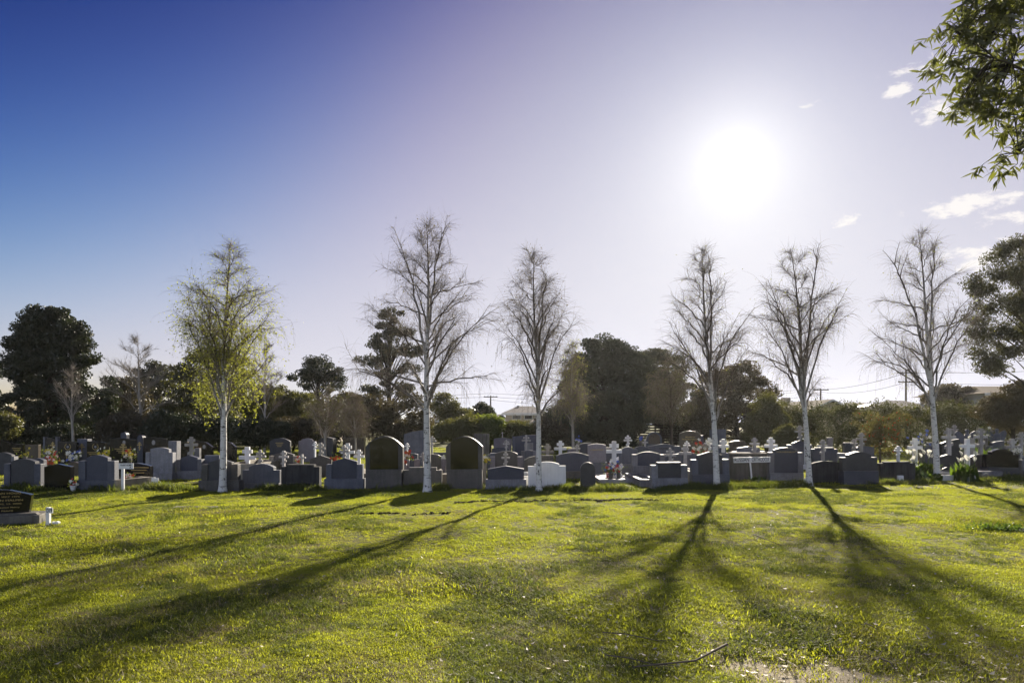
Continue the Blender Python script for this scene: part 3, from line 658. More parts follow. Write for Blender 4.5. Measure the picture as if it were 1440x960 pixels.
CR('grey cross far behind the tall pale one right of the sixth birch', 1342, 597, 10, 29.0, 'greycross', 'double')
CR('plain white wooden cross standing in the right lily plant', 1360, 617, 20, 19.6, 'white', 'latin', base=False)
CR('grey wooden cross just behind the plain white one', 1367, 616, 18, 23.2, 'greycross', 'latin', base=False)
CR('tall pale cross with slanted bar left of the second blue statue', 1379, 602, 18, 21.6, 'greycross', 'ortho')
CR('thick pale cross above the near-black domed headstone', 1423, 616.5, 18, 21.4, 'greycross', 'double')
CR('slim grey cross at the right edge of the picture', 1436, 607.5, 14, 24.0, 'greycross', 'ortho', base=False)
CR('small finial cross on the mauve square headstone', 706.5, 607, 3.2, 29.2, 'greycross', 'latin')

# angel-like statues at right, blue-grey stone
def statue(label, px, ytop, d, flip=1):
    s = d/F; H = Z(ytop, d); t = thing('stone_statue', label, 'statue', (X(px, d), d, 0))
    MB().box(-0.22, 0.22, -0.2, 0.2, -0.05, H-0.78).build('pedestal', M['blue'], t, 0.02)
    b = MB(); z = H-0.79
    b.lathe([(0.17, z), (0.19, z+.06), (0.15, z+.25), (0.11, z+.42), (0.13, z+.5), (0.09, z+.57), (0.045, z+.6), (0.05, z+.63), (0.075, z+.68), (0.07, z+.74), (0.03, z+.785)], 12)
    b.build('body', M['blue'], t, smooth=True)
    for k in (-1, 1):
        w = MB(); pr = [(0.05, z+.25), (0.16, z+.2), (0.34, z+.34), (0.44, z+.60), (0.36, z+.72), (0.22, z+.66), (0.08, z+.5)]
        pr = [(k*x, zz) for x, zz in pr]
        if k < 0: pr = pr[::-1]
        w.prism(pr, 0.03, 0.10); w.build('wing', M['blue'], t, 0.015)
    return t
statue('winged blue-grey statue between two tall pale crosses at right', 1360, 603, 27.0)
statue('winged blue-grey statue above the stepped headstone near the right edge', 1402, 602, 27.5)

# ------------------------------------------------------------------ kerbed grave plots
def plot(label, xc, w, y0, length, h=0.18, mat='sand', top='concrete', k=0.12, rz=0.0):
    t = thing('grave_plot', label, 'grave', (xc, y0, 0), rz)
    MB().box(-w/2, w/2, 0, k, -0.05, h).build('kerb', M[mat], t, 0.012)
    MB().box(-w/2, w/2, length-k, length, -0.05, h).build('kerb', M[mat], t, 0.012)
    for sgn in (-1, 1):
        xa, xb = (w/2-k, w/2) if sgn > 0 else (-w/2, -w/2+k)
        MB().box(xa, xb, k+0.001, length-k-0.001, -0.05, h-0.003).build('kerb', M[mat], t, 0.012)
    MB().box(-w/2+k+.001, w/2-k-.001, k+.001, length-k-.001, -0.05, h*0.7).build('grave_cover', M[top], t, 0.004)
    return t
plot('pale concrete kerb with flowers behind the small notice board', -10.03, 0.8, 16.81, 1.0, 0.27, rz=R(-23))
plot('sandy kerbed grave bed around the white cross by the leafy birch', X(352, 20), 0.95, 19.2, 2.4, 0.5, 'sand', 'sand')
plot('low white-edged grave slab under the tall white cross', X(866, 18.9), 0.95, 18.72, 2.2, 0.1, 'pale', 'greybrown')
plot('grey granite kerb running back beside the dark corner tablet', X(904, 18.6), 0.52, 17.7, 2.3, 0.19, 'grey', 'greybrown')
plot('pale stone grave border between the sixth birch and lily plant', X(1340, 19.8), 0.95, 19.5, 1.6, 0.16, 'marble', 'sand')
plot('grey stepped grave border left of the near-black domed headstone', X(1382, 20), 0.6, 19.6, 1.3, 0.26, 'grey', 'concrete')
plot('sandy kerb behind the gap between the wide grey and black-streaked stones', X(394, 18.5), 0.5, 18.0, 2.0, 0.3, 'sand', 'sand')
plot('white kerb behind the gap left of the white painted headstone', X(738, 18.2), 0.4, 17.35, 1.6, 0.3, 'marble', 'sand')
plot('sandy kerb behind the gap left of the green mirror stone', X(512, 18.5), 0.5, 17.6, 2.0, 0.35, 'sand', 'sand')
plot('pale kerb behind the gap left of the black mirror stone', X(624, 18.5), 0.45, 17.7, 2.0, 0.33, 'sand', 'sand')
plot('pale kerb behind the gap right of the dark corner tablet', X(972, 18.9), 0.35, 18.0, 1.8, 0.35, 'sand', 'sand')
plot('pale kerb glimpsed between the lettered sign and the gold-named stone', X(1081, 20.6), 0.35, 19.9, 1.8, 0.4, 'marble', 'sand')
sl = MB().box(-0.42, 0.42, -0.1, 0.12, -0.04, 0.035).build('flush_stone', M['sand'], None, 0.01); sl.location = (X(274, 13.3), 13.3, 0); tag(sl, 'flat pale stone strip set flush in the lawn below the leafy birch', 'paving stone')

# ------------------------------------------------------------------ signs and marker posts
def sign_russian():
    d = D(677); s = d/F; t = thing('cemetery_sign', 'white sign board reading RUSSIAN ORTHODOX on a leaning white post', 'sign', (X(1056, d), d, 0))
    MB().prism([(0.02, -0.05), (0.06, -0.05), (-0.012, Z(642, d)), (-0.052, Z(642, d))], 0.0, 0.03).build('post', M['whitepaint'], t, 0.004)
    zb, zt = Z(650, d), Z(642.5, d)
    bo = MB().prism([(-24.5*s, zb-0.01), (27*s, zb+0.012), (27*s, zt+0.012), (-24.5*s, zt-0.01)], -0.022, -0.004).build('board', M['whitepaint'], t, 0.004)
    zc = (zb+zt)/2
    lettering(t, 'RUSSIAN', -13.2*s, -0.024, zc-0.004, 20.5*s, 8.0*s, 'blackpaint').rotation_euler = (0, R(-1), 0)
    lettering(t, 'ORTHODOX', 13.0*s, -0.024, zc+0.006, 24.5*s, 8.0*s, 'blackpaint').rotation_euler = (0, R(-1), 0)
sign_russian()
def sign_small():
    d = D(691); s = d/F; t = thing('notice_board', 'small white two-line notice board on a white post at the left lawn edge', 'sign', (X(172, d), d, 0))
    MB().box(-1.9*s, 1.9*s, 0, 0.05, -0.05, Z(652, d)).build('post', M['whitepaint'], t, 0.006)
    MB().box(-4.5*s, 16*s, -0.02, -0.002, Z(659, d), Z(651, d)).build('board', M['whitepaint'], t, 0.004)
    lettering(t, 'PLANT HOME', 5.8*s, -0.022, Z(653.7, d), 15*s, 3.4*s, 'blackpaint'); lettering(t, 'A', 12*s, -0.022, Z(657, d), 2.6*s, 3.4*s, 'blackpaint')
sign_small()
def marker(label, px, ytop, ybase, text=None):
    d = D(ybase); s = d/F; t = thing('marker_post', label, 'marker', (X(px, d), d, 0))
    MB().box(-2.3*s, 2.3*s, 0, 0.055, -0.05, Z(ytop, d)).build('post', M['whitepaint'], t, 0.006)
    MB().box(-1.0*s, 8.2*s, -0.014, -0.001, Z(ytop+8.2, d), Z(ytop+0.5, d)).build('number_plate', M['whitepaint'], t, 0.002)
    if text: lettering(t, text, 3.7*s, -0.016, Z(ytop+4.4, d), 7.8*s, 7.6*s, 'blackpaint')
marker('short white peg with number plate D19 beside the foreground grave', 66.5, 713, 738, 'D19')
marker('short white peg at the end of the kerb behind the notice board', 215, 671, 686)
marker('small white peg at the foot of the fifth birch', 1133.5, 673, 683)

# ------------------------------------------------------------------ flowers
def blossom(mb, c, r, n=5):
    c = Vector(c); ax = Vector((random.uniform(-.6, .6), -1, random.uniform(0, .9))).normalized(); a = ax.orthogonal().normalized(); b = ax.cross(a)
    for i in range(n):
        q = 2*math.pi*i/n; q2 = q+0.55; q0 = q-0.55
        e = a*math.cos(q)+b*math.sin(q)
        mb.face([c, c+(a*math.cos(q0)+b*math.sin(q0))*r*.7+ax*r*.25, c+e*r+ax*r*.35, c+(a*math.cos(q2)+b*math.sin(q2))*r*.7+ax*r*.25])
def bouquet(label, px, py, d, cols, spread=0.16, n=16, vase=None, z=None, r=0.035):
    """cut or silk flowers; py is the middle of the blooms; cols material keys"""
    base = 0 if z is None else z
    t = thing('flower_bouquet', label, 'flowers', (X(px, d), d, base)); zc = Z(py, d)-base
    if vase:
        hv = max(0.1, zc-spread*0.8)
        MB().lathe([(0.045, -0.02), (0.06, 0.01), (0.05, hv*.3), (0.075, hv*.9), (0.08, hv), (0.06, hv-0.004)], 12).build('vase', M[vase], t, smooth=True)
    lv = MB(); st = MB()
    for i in range(n*3):
        p = Vector((random.gauss(0, spread*.6), random.gauss(0, spread*.4), zc+random.gauss(-spread*.35, spread*.5))); q = Vector((random.uniform(-1, 1), random.uniform(-1, 1), random.uniform(0, 1))).normalized()*0.07; w = q.orthogonal().normalized()*0.018
        lv.face([p, p+q*.5+w, p+q, p+q*.5-w])
    for ci, cname in enumerate(cols):
        mb = MB()
        for i in range(max(3, n//len(cols))):
            p = (random.gauss(0, spread*.55), random.gauss(-0.03, spread*.35), zc+random.gauss(0, spread*.45)); blossom(mb, p, r*random.uniform(.8, 1.3)); st.tube([(p[0]*0.2, p[1]*.2, max(0.02, zc-spread)), p], [0.004, 0.003], 3)
        mb.build('blooms', M[cname], t, kind='stuff')
    lv.build('leaves', M['lf_green'], t, kind='stuff'); st.build('stems', M['lf_green'], t, kind='stuff')
    return t
bouquet('red flowers in a white vase between the two leftmost large front stones', 103, 678, D(690.5), ['red', 'petalwhite'], 0.09, 14, 'marble')
bouquet('red and white flowers in front of the dark stones at far left', 73, 646, 21.2, ['red', 'petalwhite', 'red'], 0.2, 30, 'concrete', r=0.05)
bouquet('tall white and yellow flowers behind the red and white bunch at far left', 70, 634, 24.5, ['petalwhite', 'yellow', 'petalwhite'], 0.22, 26, 'concrete', r=0.05)
bouquet('blue and white flowers before the wreath headstones at left', 105, 643, 23.5, ['petalblue', 'petalwhite', 'petalwhite'], 0.22, 34, 'concrete', r=0.055)
bouquet('yellow and white flowers right of the right wreath headstone', 146, 637, 24, ['yellow', 'petalwhite'], 0.2, 20, 'concrete', r=0.05)
bouquet('pale mixed flowers with one red bloom before the wide black headstone', 182, 638, 23, ['petalwhite', 'yellow', 'red', 'petalwhite'], 0.2, 28, 'concrete', r=0.05)
bouquet('white and red flowers on the kerbed grave behind the notice board', 184, 671, 17.3, ['petalwhite', 'red'], 0.1, 18, 'concrete', r=0.04)
bouquet('pale flowers at the right of the low black kerbed headstone', 198, 664, 18.2, ['petalwhite', 'sand'], 0.1, 12, 'concrete', r=0.04)
bouquet('yellow blooms beside the square brown slab at far left', 35, 637, 26.5, ['yellow'], 0.16, 10, 'concrete', r=0.04)
bouquet('red blooms beside the blue-black stone near twin white crosses', 471, 644, 20.3, ['red'], 0.1, 8, 'concrete', r=0.05)
bouquet('red blooms left of the small pale cross by the streaked slab', 420, 647, 20.0, ['red', 'petalwhite'], 0.1, 8, 'concrete', r=0.05)
bouquet('red and cream flowers in a grey pot right of the green mirror stone', 572, 640, 19.0, ['red', 'petalwhite', 'red'], 0.13, 20, 'pink', r=0.05)
bouquet('low red rose beside the grey pot right of the green mirror stone', 568, 650, 18.6, ['red'], 0.05, 5, 'pink', r=0.06)
bouquet('white flowers in a pot left of the black mirror stone', 624, 642, 19.4, ['petalwhite'], 0.07, 8, 'pink', r=0.04)
bouquet('yellow and cream flowers right of the black mirror stone', 681, 645, 18.7, ['yellow', 'petalwhite', 'yellow'], 0.13, 18, 'sand', r=0.05)
bouquet('blue and red flowers behind the tall white cross', 859, 657, 19.3, ['petalblue', 'red', 'petalwhite'], 0.2, 30, 'concrete', r=0.045)
bouquet('blue flowers right of the tall white cross', 870, 657, 19.4, ['petalblue', 'petalwhite'], 0.1, 12, 'concrete', r=0.05)
bouquet('blue blooms near the fence left of the gilded arch', 901, 617, 28.5, ['petalblue'], 0.1, 8, 'concrete', r=0.05)
bouquet('blue blooms by the dark trunk left of the gold surname stone', 812, 619, 27, ['petalblue', 'petalwhite'], 0.12, 8, 'concrete', r=0.05)
bouquet('heap of white flowers leaning left of the fourth birch trunk', 990, 630, 22.4, ['petalwhite', 'sand', 'petalwhite', 'red'], 0.3, 44, 'concrete', r=0.06)
bouquet('white flowers on thin stalks behind the sixth birch', 1294, 616, 24, ['petalwhite', 'petalblue', 'sand'], 0.28, 30, 'concrete', r=0.06)
bouquet('cream flowers behind the tall pale cross near the blue statues', 1386, 608, 25, ['sand', 'petalwhite'], 0.25, 20, 'concrete', r=0.05)
bouquet('white blooms at the right foot of the thick pale cross', 1430, 634, 21, ['petalwhite'], 0.12, 10, 'concrete', r=0.05)

def strap_leaf(mb, p, az, length, lean, width):
    o = Vector((math.cos(az), math.sin(az), 0)); sd = Vector((-o.y, o.x, 0)); pts = []
    for i in range(5):
        q = i/4; c = Vector(p)+o*(lean*q*q*length)+Vector((0, 0, length*(q-0.35*lean*q*q*q))); w = width*math.sin(math.pi*(0.12+0.86*q))
        pts.append((c-sd*w, c+sd*w))
    for i in range(4): 
        n = len(mb.v); mb.v += [tuple(pts[i][0]), tuple(pts[i][1]), tuple(pts[i+1][1]), tuple(pts[i+1][0])]; mb.f.append((n, n+1, n+2, n+3))
def lily(label, px, d, w, h, nl, nf):
    t = thing('arum_lily', label, 'plant', (X(px, d), d, 0)); lv = MB(); st = MB()
    for i in range(nl):
        strap_leaf(lv, (random.uniform(-w/2, w/2), random.uniform(-.25, .25), 0), random.uniform(0, 6.28), h*random.uniform(.55, 1.0), random.uniform(.2, .7), random.uniform(.03, .06))
    for i in range(nf):
        p = Vector((random.uniform(-w/2, w/2), random.uniform(-.25, .2), h*random.uniform(.85, 1.2))); st.tube([(p.x*.8, p.y*.8, 0), p], [0.008, 0.006], 4)
        fl = MB(); seg = 9; k = random.uniform(0, 6.28)
        for q in range(seg):
            c = 2*math.pi*q/seg; r1 = 0.05*(1+.35*math.cos(c-k)); fl.v.append((p.x+r1*math.cos(c), p.y+r1*math.sin(c), p.z+.085+.05*math.cos(c-k)))
        for q in range(seg):
            c = 2*math.pi*q/seg; fl.v.append((p.x+.012*math.cos(c), p.y+.012*math.sin(c), p.z-.01))
        for q in range(seg): fl.f.append((seg+q, seg+(q+1) % seg, (q+1) % seg, q))
        fl.build('flower', M['lily'], t, smooth=True)
    lv.build('foliage', M['lf_lily'], t, kind='stuff'); st.build('stems', M['lf_lily'], t, kind='stuff')
lily('broad clump of white arum lilies left of the sixth birch', 1288, 20.3, 1.0, 0.62, 190, 15)
lily('arum lily clump around the plain white wooden cross', 1358, 19.3, 0.5, 0.62, 110, 8)
lily('low leafy lily clump at the foot of the sixth birch', 1308, 19.4, 0.35, 0.32, 50, 0)
lily('spiky pale-leaved plant behind the black-stained low headstone', 1172, 19.6, 0.2, 0.75, 16, 0)
lily('dark weed clump at the right of the lettered sign post', 1066, 18.3, 0.25, 0.3, 40, 0)
lily('bright green lily leaves behind the tall pale cross at right', 1385, 24.0, 1.0, 0.95, 130, 3)

# ------------------------------------------------------------------ trees
def bez(a, b, c, n): return [a*((1-q)**2)+b*(2*q*(1-q))+c*(q*q) for q in (i/(n-1) for i in range(n))]
def quads_mesh(name, V, nper=4):
    n = len(V)//nper; me = bpy.data.meshes.new(name); me.vertices.add(len(V)); me.vertices.foreach_set('co', np.asarray(V, np.float32).ravel())
    me.loops.add(len(V)); me.loops.foreach_set('vertex_index', np.arange(len(V), dtype=np.int32)); me.polygons.add(n)
    me.polygons.foreach_set('loop_start', np.arange(0, len(V), nper, dtype=np.int32)); me.polygons.foreach_set('loop_total', np.full(n, nper, np.int32)); me.update(); return me
def leaves_at(C, size, asp=0.5, droop=0.0, up=0.0):
    """rhombic leaves at centres C (n,3) with random orientation"""
    n = len(C); a = rng.normal(size=(n, 3)); a[:, 2] = a[:, 2]*(1-abs(droop)) - droop*1.6; a /= np.linalg.norm(a, axis=1)[:, None]+1e-9
    b = np.cross(a, rng.normal(size=(n, 3))); b /= np.linalg.norm(b, axis=1)[:, None]+1e-9
    s = (size*rng.uniform(.6, 1.35, n))[:, None]
    return np.stack([C-a*s*.5, C+b*s*asp*.5, C+a*s*.5, C-b*s*asp*.5], 1).reshape(-1, 3)

def birch(label, px, ybase, pxtop, ytop, prof, nlimb=22, leaf=500, leafmat='lf_birch', weep=1.0, first=0.26, seed=1, group='birches along the lawn edge', twig_n=1.4, r0=0.088, name='birch_tree', bark='birch', cat='tree', d=None, leafsize=0.035, twigr=0.0025, lean=0.5, seclen=1.0, twbark='twig', leaders=(), low=0.0):
    rd = random.Random(seed); d = d or D(ybase); s = d/F; H = Z(ytop+4, d); bx = X(px, d); tx = X(pxtop, d)-bx
    t = thing(name, label, cat, (bx, d, 0), 0, group)
    def rad(z):   # crown radius (m) at height z
        py = HOR-(z-EYE)/s
        for (ya, ra), (yb, rb) in zip(prof, prof[1:]):
            if ya <= py <= yb: return (ra+(rb-ra)*(py-ya)/(yb-ya))*s
        return (prof[0][1] if py < prof[0][0] else prof[-1][1])*s
    ph = rd.uniform(0, 6)
    def axis(z):
        q = max(0, z/H); return Vector((tx*q**1.3+0.05*math.sin(q*7+ph)*q, 0.06*math.sin(q*5+ph)*q, z))
    def tr(z):
        q = z/H; return max(0.006, r0*max(0.0, 1-q)**0.85*(1+0.45*math.exp(-z/0.09)))
    zs = [-0.06, 0.0, 0.06, 0.15, 0.3]+[0.3+(H-0.3)*i/22 for i in range(1, 23)]
    tk = MB(); tk.tube([axis(z) for z in zs], [tr(max(0, z)) for z in zs], 12); tk.build('trunk', M[bark], t, smooth=True)
    tw = MB(); LP = []
    def twig(p, dr, ln, r, wp):
        pts = [p]; v = dr.normalized(); n = 4
        for i in range(n):
            v = (v + Vector((rd.gauss(0, .13), rd.gauss(0, .13), -wp*0.42))).normalized(); p = p+v*(ln/n); pts.append(p)
            LP.append(p)
        tw.tube(pts, [r*(1-.7*i/n) for i in range(n+1)], 3, False)
        return pts
    for i in range(nlimb+len(leaders)):
        ld = leaders[i-nlimb] if i >= nlimb else None
        q = ld[0] if ld else first+(0.93-first)*(i/(nlimb-1))**1.2+rd.uniform(-.012, .012); z0 = q*H; az = i*2.39996+ph+rd.uniform(-.3, .3)
        kk = (rd.uniform(1.4, 2.5) if rd.random() > .3 else rd.uniform(.5, 1.1))*(1.0 if q < .5 else 1.25-.6*q)
        ze = z0
        for _ in range(6): ze = min(z0+max(.05*H, kk*rad(ze+.02*H)), H*0.985)
        rr = rad(ze)*rd.uniform(.72, 1.0); out = Vector((math.cos(az), math.sin(az), 0)); a = axis(z0)
        e = axis(ze)+out*rr; e.z = ze
        if ld: ze = Z(ld[2], d); e = Vector((X(ld[1], d)-bx, rd.uniform(-.2, .2), ze)); rr = abs(e.x-a.x); out = Vector((math.copysign(1, e.x-a.x), 0, 0))
        mid = a+(e-a)*lean+Vector((0, 0, (ze-z0)*0.20))-out*rr*0.06
        n = 9; pts = bez(a, mid, e, n); pts = [pp+Vector((rd.gauss(0, .02), rd.gauss(0, .02), rd.gauss(0, .015)))*(j > 0) for j, pp in enumerate(pts)]
        rl = tr(z0)*.72 if ld else min(tr(z0)*0.60, 0.013+0.024*(1-q)); lim = MB(); lim.tube(pts, [rl*(1-.8*j/(n-1)) for j in range(n)], 6, False)
        L = (e-a).length; ns = int(max(7, L*4.4))
        for k in range(ns):
            u = 0.18+0.82*(k+rd.random())/ns; f = u*(n-1); j = min(int(f), n-2); p = pts[j].lerp(pts[j+1], f-j); tg = (pts[j+1]-pts[j]).normalized()
            sd = tg.cross(Vector((rd.gauss(0, 1), rd.gauss(0, 1), rd.gauss(0, 1)))).normalized()
            dr = (tg*rd.uniform(.9, 1.4)+sd*rd.uniform(.35, .8)+Vector((0, 0, .15))).normalized(); ln = rd.uniform(.35, .85)*(1.15-.75*q)*min(1.0, .45+L*.3)*seclen
            wp = weep*max(0.32, 1.0-q*.75)
            sp = [p]; v = dr; m = 5
            for c in range(m):
                v = (v+Vector((rd.gauss(0, .1), rd.gauss(0, .1), .10-wp*.22*(c > 1)))).normalized(); sp.append(sp[-1]+v*(ln/m))
            lim.tube(sp, [max(.0028, rl*.27)*(1-.65*c/m) for c in range(m+1)], 4, False)
            for c in range(1, m+1):
                for _ in range(max(1, int(round(2.3*twig_n+rd.random()-.5)))):
                    b = sp[c].lerp(sp[c-1], rd.random()); s2 = Vector((rd.gauss(0, 1), rd.gauss(0, 1), rd.gauss(0, .6))).normalized()
                    twig(b, v*.85+s2*.65, rd.uniform(.16, .50)*(1.05-.45*q+.6*wp), twigr, wp*rd.uniform(.3, 1.5))
        for _ in range(int(6*twig_n)):
            j = rd.randrange(n//2, n); twig(pts[j], Vector((rd.gauss(0, 1), rd.gauss(0, 1), rd.gauss(.2, .6))), rd.uniform(.2, .5), twigr, weep*max(0, 1-q)*rd.uniform(.3, 1.4))
        if weep > .4 and q < .8:      # long hanging strands
            for _ in range(int(17*weep*(1-q))):
                j = rd.randrange(n//2-1, n); b = pts[j]+Vector((rd.gauss(0, .18), rd.gauss(0, .18), rd.uniform(-.05, .05)))
                ln = rd.uniform(.4, 1.0)*(H/6.5); m = 6; sp = [pts[j], b]; v = Vector((rd.gauss(0, .3), rd.gauss(0, .3), -.2))
                for c in range(m):
                    v = (v+Vector((rd.gauss(0, .07), rd.gauss(0, .07), -.55))).normalized(); sp.append(sp[-1]+v*(ln/m)); LP.append(sp[-1]); LP.append(sp[-1])
                tw.tube(sp, [twigr*(1-.6*c/(m+1)) for c in range(m+2)], 3, False)
                for c in range(2, m): twig(sp[c], Vector((rd.gauss(0, .5), rd.gauss(0, .5), -.6)), rd.uniform(.12, .3), twigr*.8, 1.0)
        lim.build('limb', M[bark], t, smooth=True)
    for k in range(int(14*twig_n)):
        z = H*rd.uniform(.82, .99); twig(axis(z), Vector((rd.gauss(0, .5), rd.gauss(0, .5), 1)), rd.uniform(.2, .5), twigr, 0)
    tw.build('twigs', M[twbark], t, kind='stuff')
    if leaf:
        idx = rd.choices(range(len(LP)), [max(.02, 1-pp.z/H)**low+.02 for pp in LP], k=leaf); C = np.array([LP[k] for k in idx])+rng.normal(scale=.03, size=(leaf, 3))
        link('leaves', quads_mesh('leaves', leaves_at(C, leafsize, .6, .25)), M[leafmat], t, 'stuff')
    return t

birch('birch covered in young yellow-green leaves, leftmost of the lawn birches', 313, 692, 321, 337, [(337, 2), (365, 20), (400, 46), (480, 64), (540, 72), (580, 70), (620, 50)], 30, 15000, low=1.3, seed=3, weep=1.15, leafsize=0.042)
birch('tallest spreading birch between the two arched mirror monuments', 601, 692, 600, 305, [(305, 2), (330, 18), (365, 42), (400, 68), (450, 94), (500, 112), (550, 118), (590, 104)], 36, 1500, 'lf_birch_brown', leaders=((.50, 622, 330), (.46, 566, 352)), seed=11, weep=.9, first=.29, r0=.092)
birch('narrow birch standing in front of the white painted headstone', 758, 691, 751, 350, [(350, 2), (385, 20), (420, 36), (470, 48), (520, 50), (570, 40)], 26, 900, 'lf_birch_brown', leaders=((.45, 768, 385),), seed=23, weep=1.2, first=.30, r0=.074)
birch('bare birch left of the lettered white sign, leaning slightly left', 1008, 686, 984, 345, [(345, 2), (380, 16), (420, 36), (470, 56), (520, 58), (580, 50)], 27, 450, 'lf_birch', leaders=((.40, 1000, 372),), seed=31, weep=.85, first=.27, r0=.080)
birch('bare birch right of the lettered white sign beneath the sun', 1138, 683, 1112, 345, [(345, 2), (375, 20), (410, 46), (450, 66), (500, 62), (560, 54)], 27, 520, 'lf_birch', leaders=((.34, 1146, 362), (.30, 1088, 420)), seed=47, weep=.95, first=.30, r0=.078)
birch('bare birch rising from the lilies, rightmost of the lawn birches', 1318, 675, 1289, 318, [(318, 2), (350, 20), (400, 50), (450, 72), (500, 78), (560, 70)], 29, 600, 'lf_birch', leaders=((.42, 1318, 345), (.36, 1252, 372)), seed=59, weep=.85, first=.27, r0=.090)

# bare and pale trees behind
birch('small pale bare tree in front of the big dark evergreen', 103, 0, 100, 512, [(512, 2), (540, 16), (580, 24), (600, 22)], 13, 60, 'lf_birch_brown', seed=71, weep=.0, first=.35, d=33, r0=.075, twigr=.006, name='bare_tree', bark='bark_pale', group=None, twig_n=.8, twbark='bark_pale')
birch('bare grey tree left of the leafy birch', 200, 0, 192, 468, [(468, 2), (500, 26), (540, 44), (580, 46)], 18, 120, 'lf_birch_brown', seed=73, weep=.0, first=.30, d=38, r0=.11, twigr=.006, name='bare_tree', bark='bark_pale', group=None, seclen=1.8, twbark='bark_pale')
birch('bare thin tree just right of the leafy birch crown', 372, 0, 374, 480, [(480, 2), (520, 18), (570, 26), (600, 22)], 14, 80, 'lf_birch_brown', seed=79, weep=.0, first=.30, d=36, r0=.07, twigr=.006, name='bare_tree', bark='bark_pale', group=None, seclen=1.5)
birch('small multi-stemmed pale tree with yellowing leaves behind the mauve stone', 457, 0, 462, 545, [(545, 4), (560, 22), (590, 32), (615, 26)], 16, 1400, 'lf_olive', seed=83, weep=.5, first=.14, d=33, r0=.085, twigr=.005, name='bare_tree', bark='bark_pale', group=None, seclen=1.1, leafsize=.08, lean=.35)
birch('thin weeping tree left of the green mirror stone', 500, 0, 498, 552, [(552, 3), (575, 16), (600, 20), (620, 16)], 12, 700, 'lf_olive', seed=89, weep=1.4, first=.3, d=31, r0=.05, twigr=.005, name='bare_tree', bark='bark_pale', group=None, leafsize=.07)
birch('yellow-leaved weeping tree between the third birch and big dark tree', 806, 0, 803, 478, [(478, 3), (510, 14), (560, 22), (610, 26), (630, 18)], 16, 1500, 'lf_birch', seed=97, weep=1.5, first=.25, d=29, r0=.07, twigr=.005, name='bare_tree', bark='bark_pale', group=None, leafsize=.06)
birch('drooping half-bare tree left of the fourth birch', 945, 0, 940, 500, [(500, 4), (530, 26), (570, 36), (610, 34)], 18, 2600, 'lf_olive', seed=101, weep=1.5, first=.25, d=32, r0=.09, twigr=.005, name='bare_tree', bark='bark', group=None, leafsize=.07)

def blob_points(blobs, d, n, depth=1.0, shell=0.45):
    """clump centres inside pixel-sized ellipsoids at distance d"""
    s = d/F; w = np.array([b[2]*b[3] for b in blobs], float); w /= w.sum(); out = []
    for k in rng.choice(len(blobs), n, p=w):
        cx, cyy, rx, ry = blobs[k]; v = rng.normal(size=3); v /= np.linalg.norm(v); v *= rng.uniform(shell, 1.0)**0.5
        out.append((X(cx, d)+v[0]*rx*s, d+v[1]*min(rx, ry)*1.1*s*depth, Z(cyy, d)+v[2]*ry*s))
    return np.array(out)
def leafy(name, label, cat, d, pxb, blobs, nclump, per, clump_r, size, mat, bark='bark_dark', tr=0.16, group=None, limbs=26, flat=0.6, asp=.5, droop=0.0, parts=('trunk', 'crown'), extra=None):
    s = d/F; bx = X(pxb, d); t = thing(name, label, cat, (bx, d, 0), 0, group); O = np.array([bx, d, 0])
    C = blob_points(blobs, d, nclump)-O; C[:, 2] = np.maximum(C[:, 2], clump_r*0.5)
    ztop = C[:, 2].max(); zlo = np.quantile(C[:, 2], .12)
    per = int(per*2.3); size *= 1.0; asp = min(.75, asp*1.2); clump_r *= 1.15
    n = per*nclump; L = np.repeat(C, per, 0); v = rng.normal(size=(n, 3)); v /= np.linalg.norm(v, axis=1)[:, None]; v *= (rng.uniform(0, 1, n)**.45)[:, None]*clump_r*rng.uniform(.7, 1.25, nclump).repeat(per)[:, None]; v[:, 2] *= flat
    L = L+v; L[:, 2] = np.maximum(L[:, 2], 0.03)
    tk = MB(); mx = C[:, 0].mean(); zt = ztop*0.86
    ax = lambda z: Vector((mx*(z/zt)*.8, 0.1*math.sin(z), z))
    zz = [-.1, 0, .15]+[.15+(zt-.15)*i/9 for i in range(1, 10)]
    tk.tube([ax(z) for z in zz], [tr*(1.25 if z < .1 else 1)*(1-.85*max(0, z)/zt)+.01 for z in zz], 8); 
    tk.build(parts[0], M[bark], t, smooth=True)
    lb = MB()
    for k in range(min(limbs, nclump)):
        c = Vector(C[k]); z0 = max(.15*zt, min(zt*.9, c.z*.72-.04*zt)); a = ax(z0); lb.tube(bez(a, a.lerp(c, .5)+Vector((0, 0, .1*(c.z-z0))), c, 5), [tr*.30*(1-q*.22) for q in range(5)], 5, False)
    if lb.v: lb.build('limbs', M[bark], t, smooth=True, kind='stuff')
    link(parts[1], quads_mesh(parts[1], leaves_at(L, size, asp, droop)), M[mat], t, 'stuff')
    if extra: extra(t, C, L)
    return t

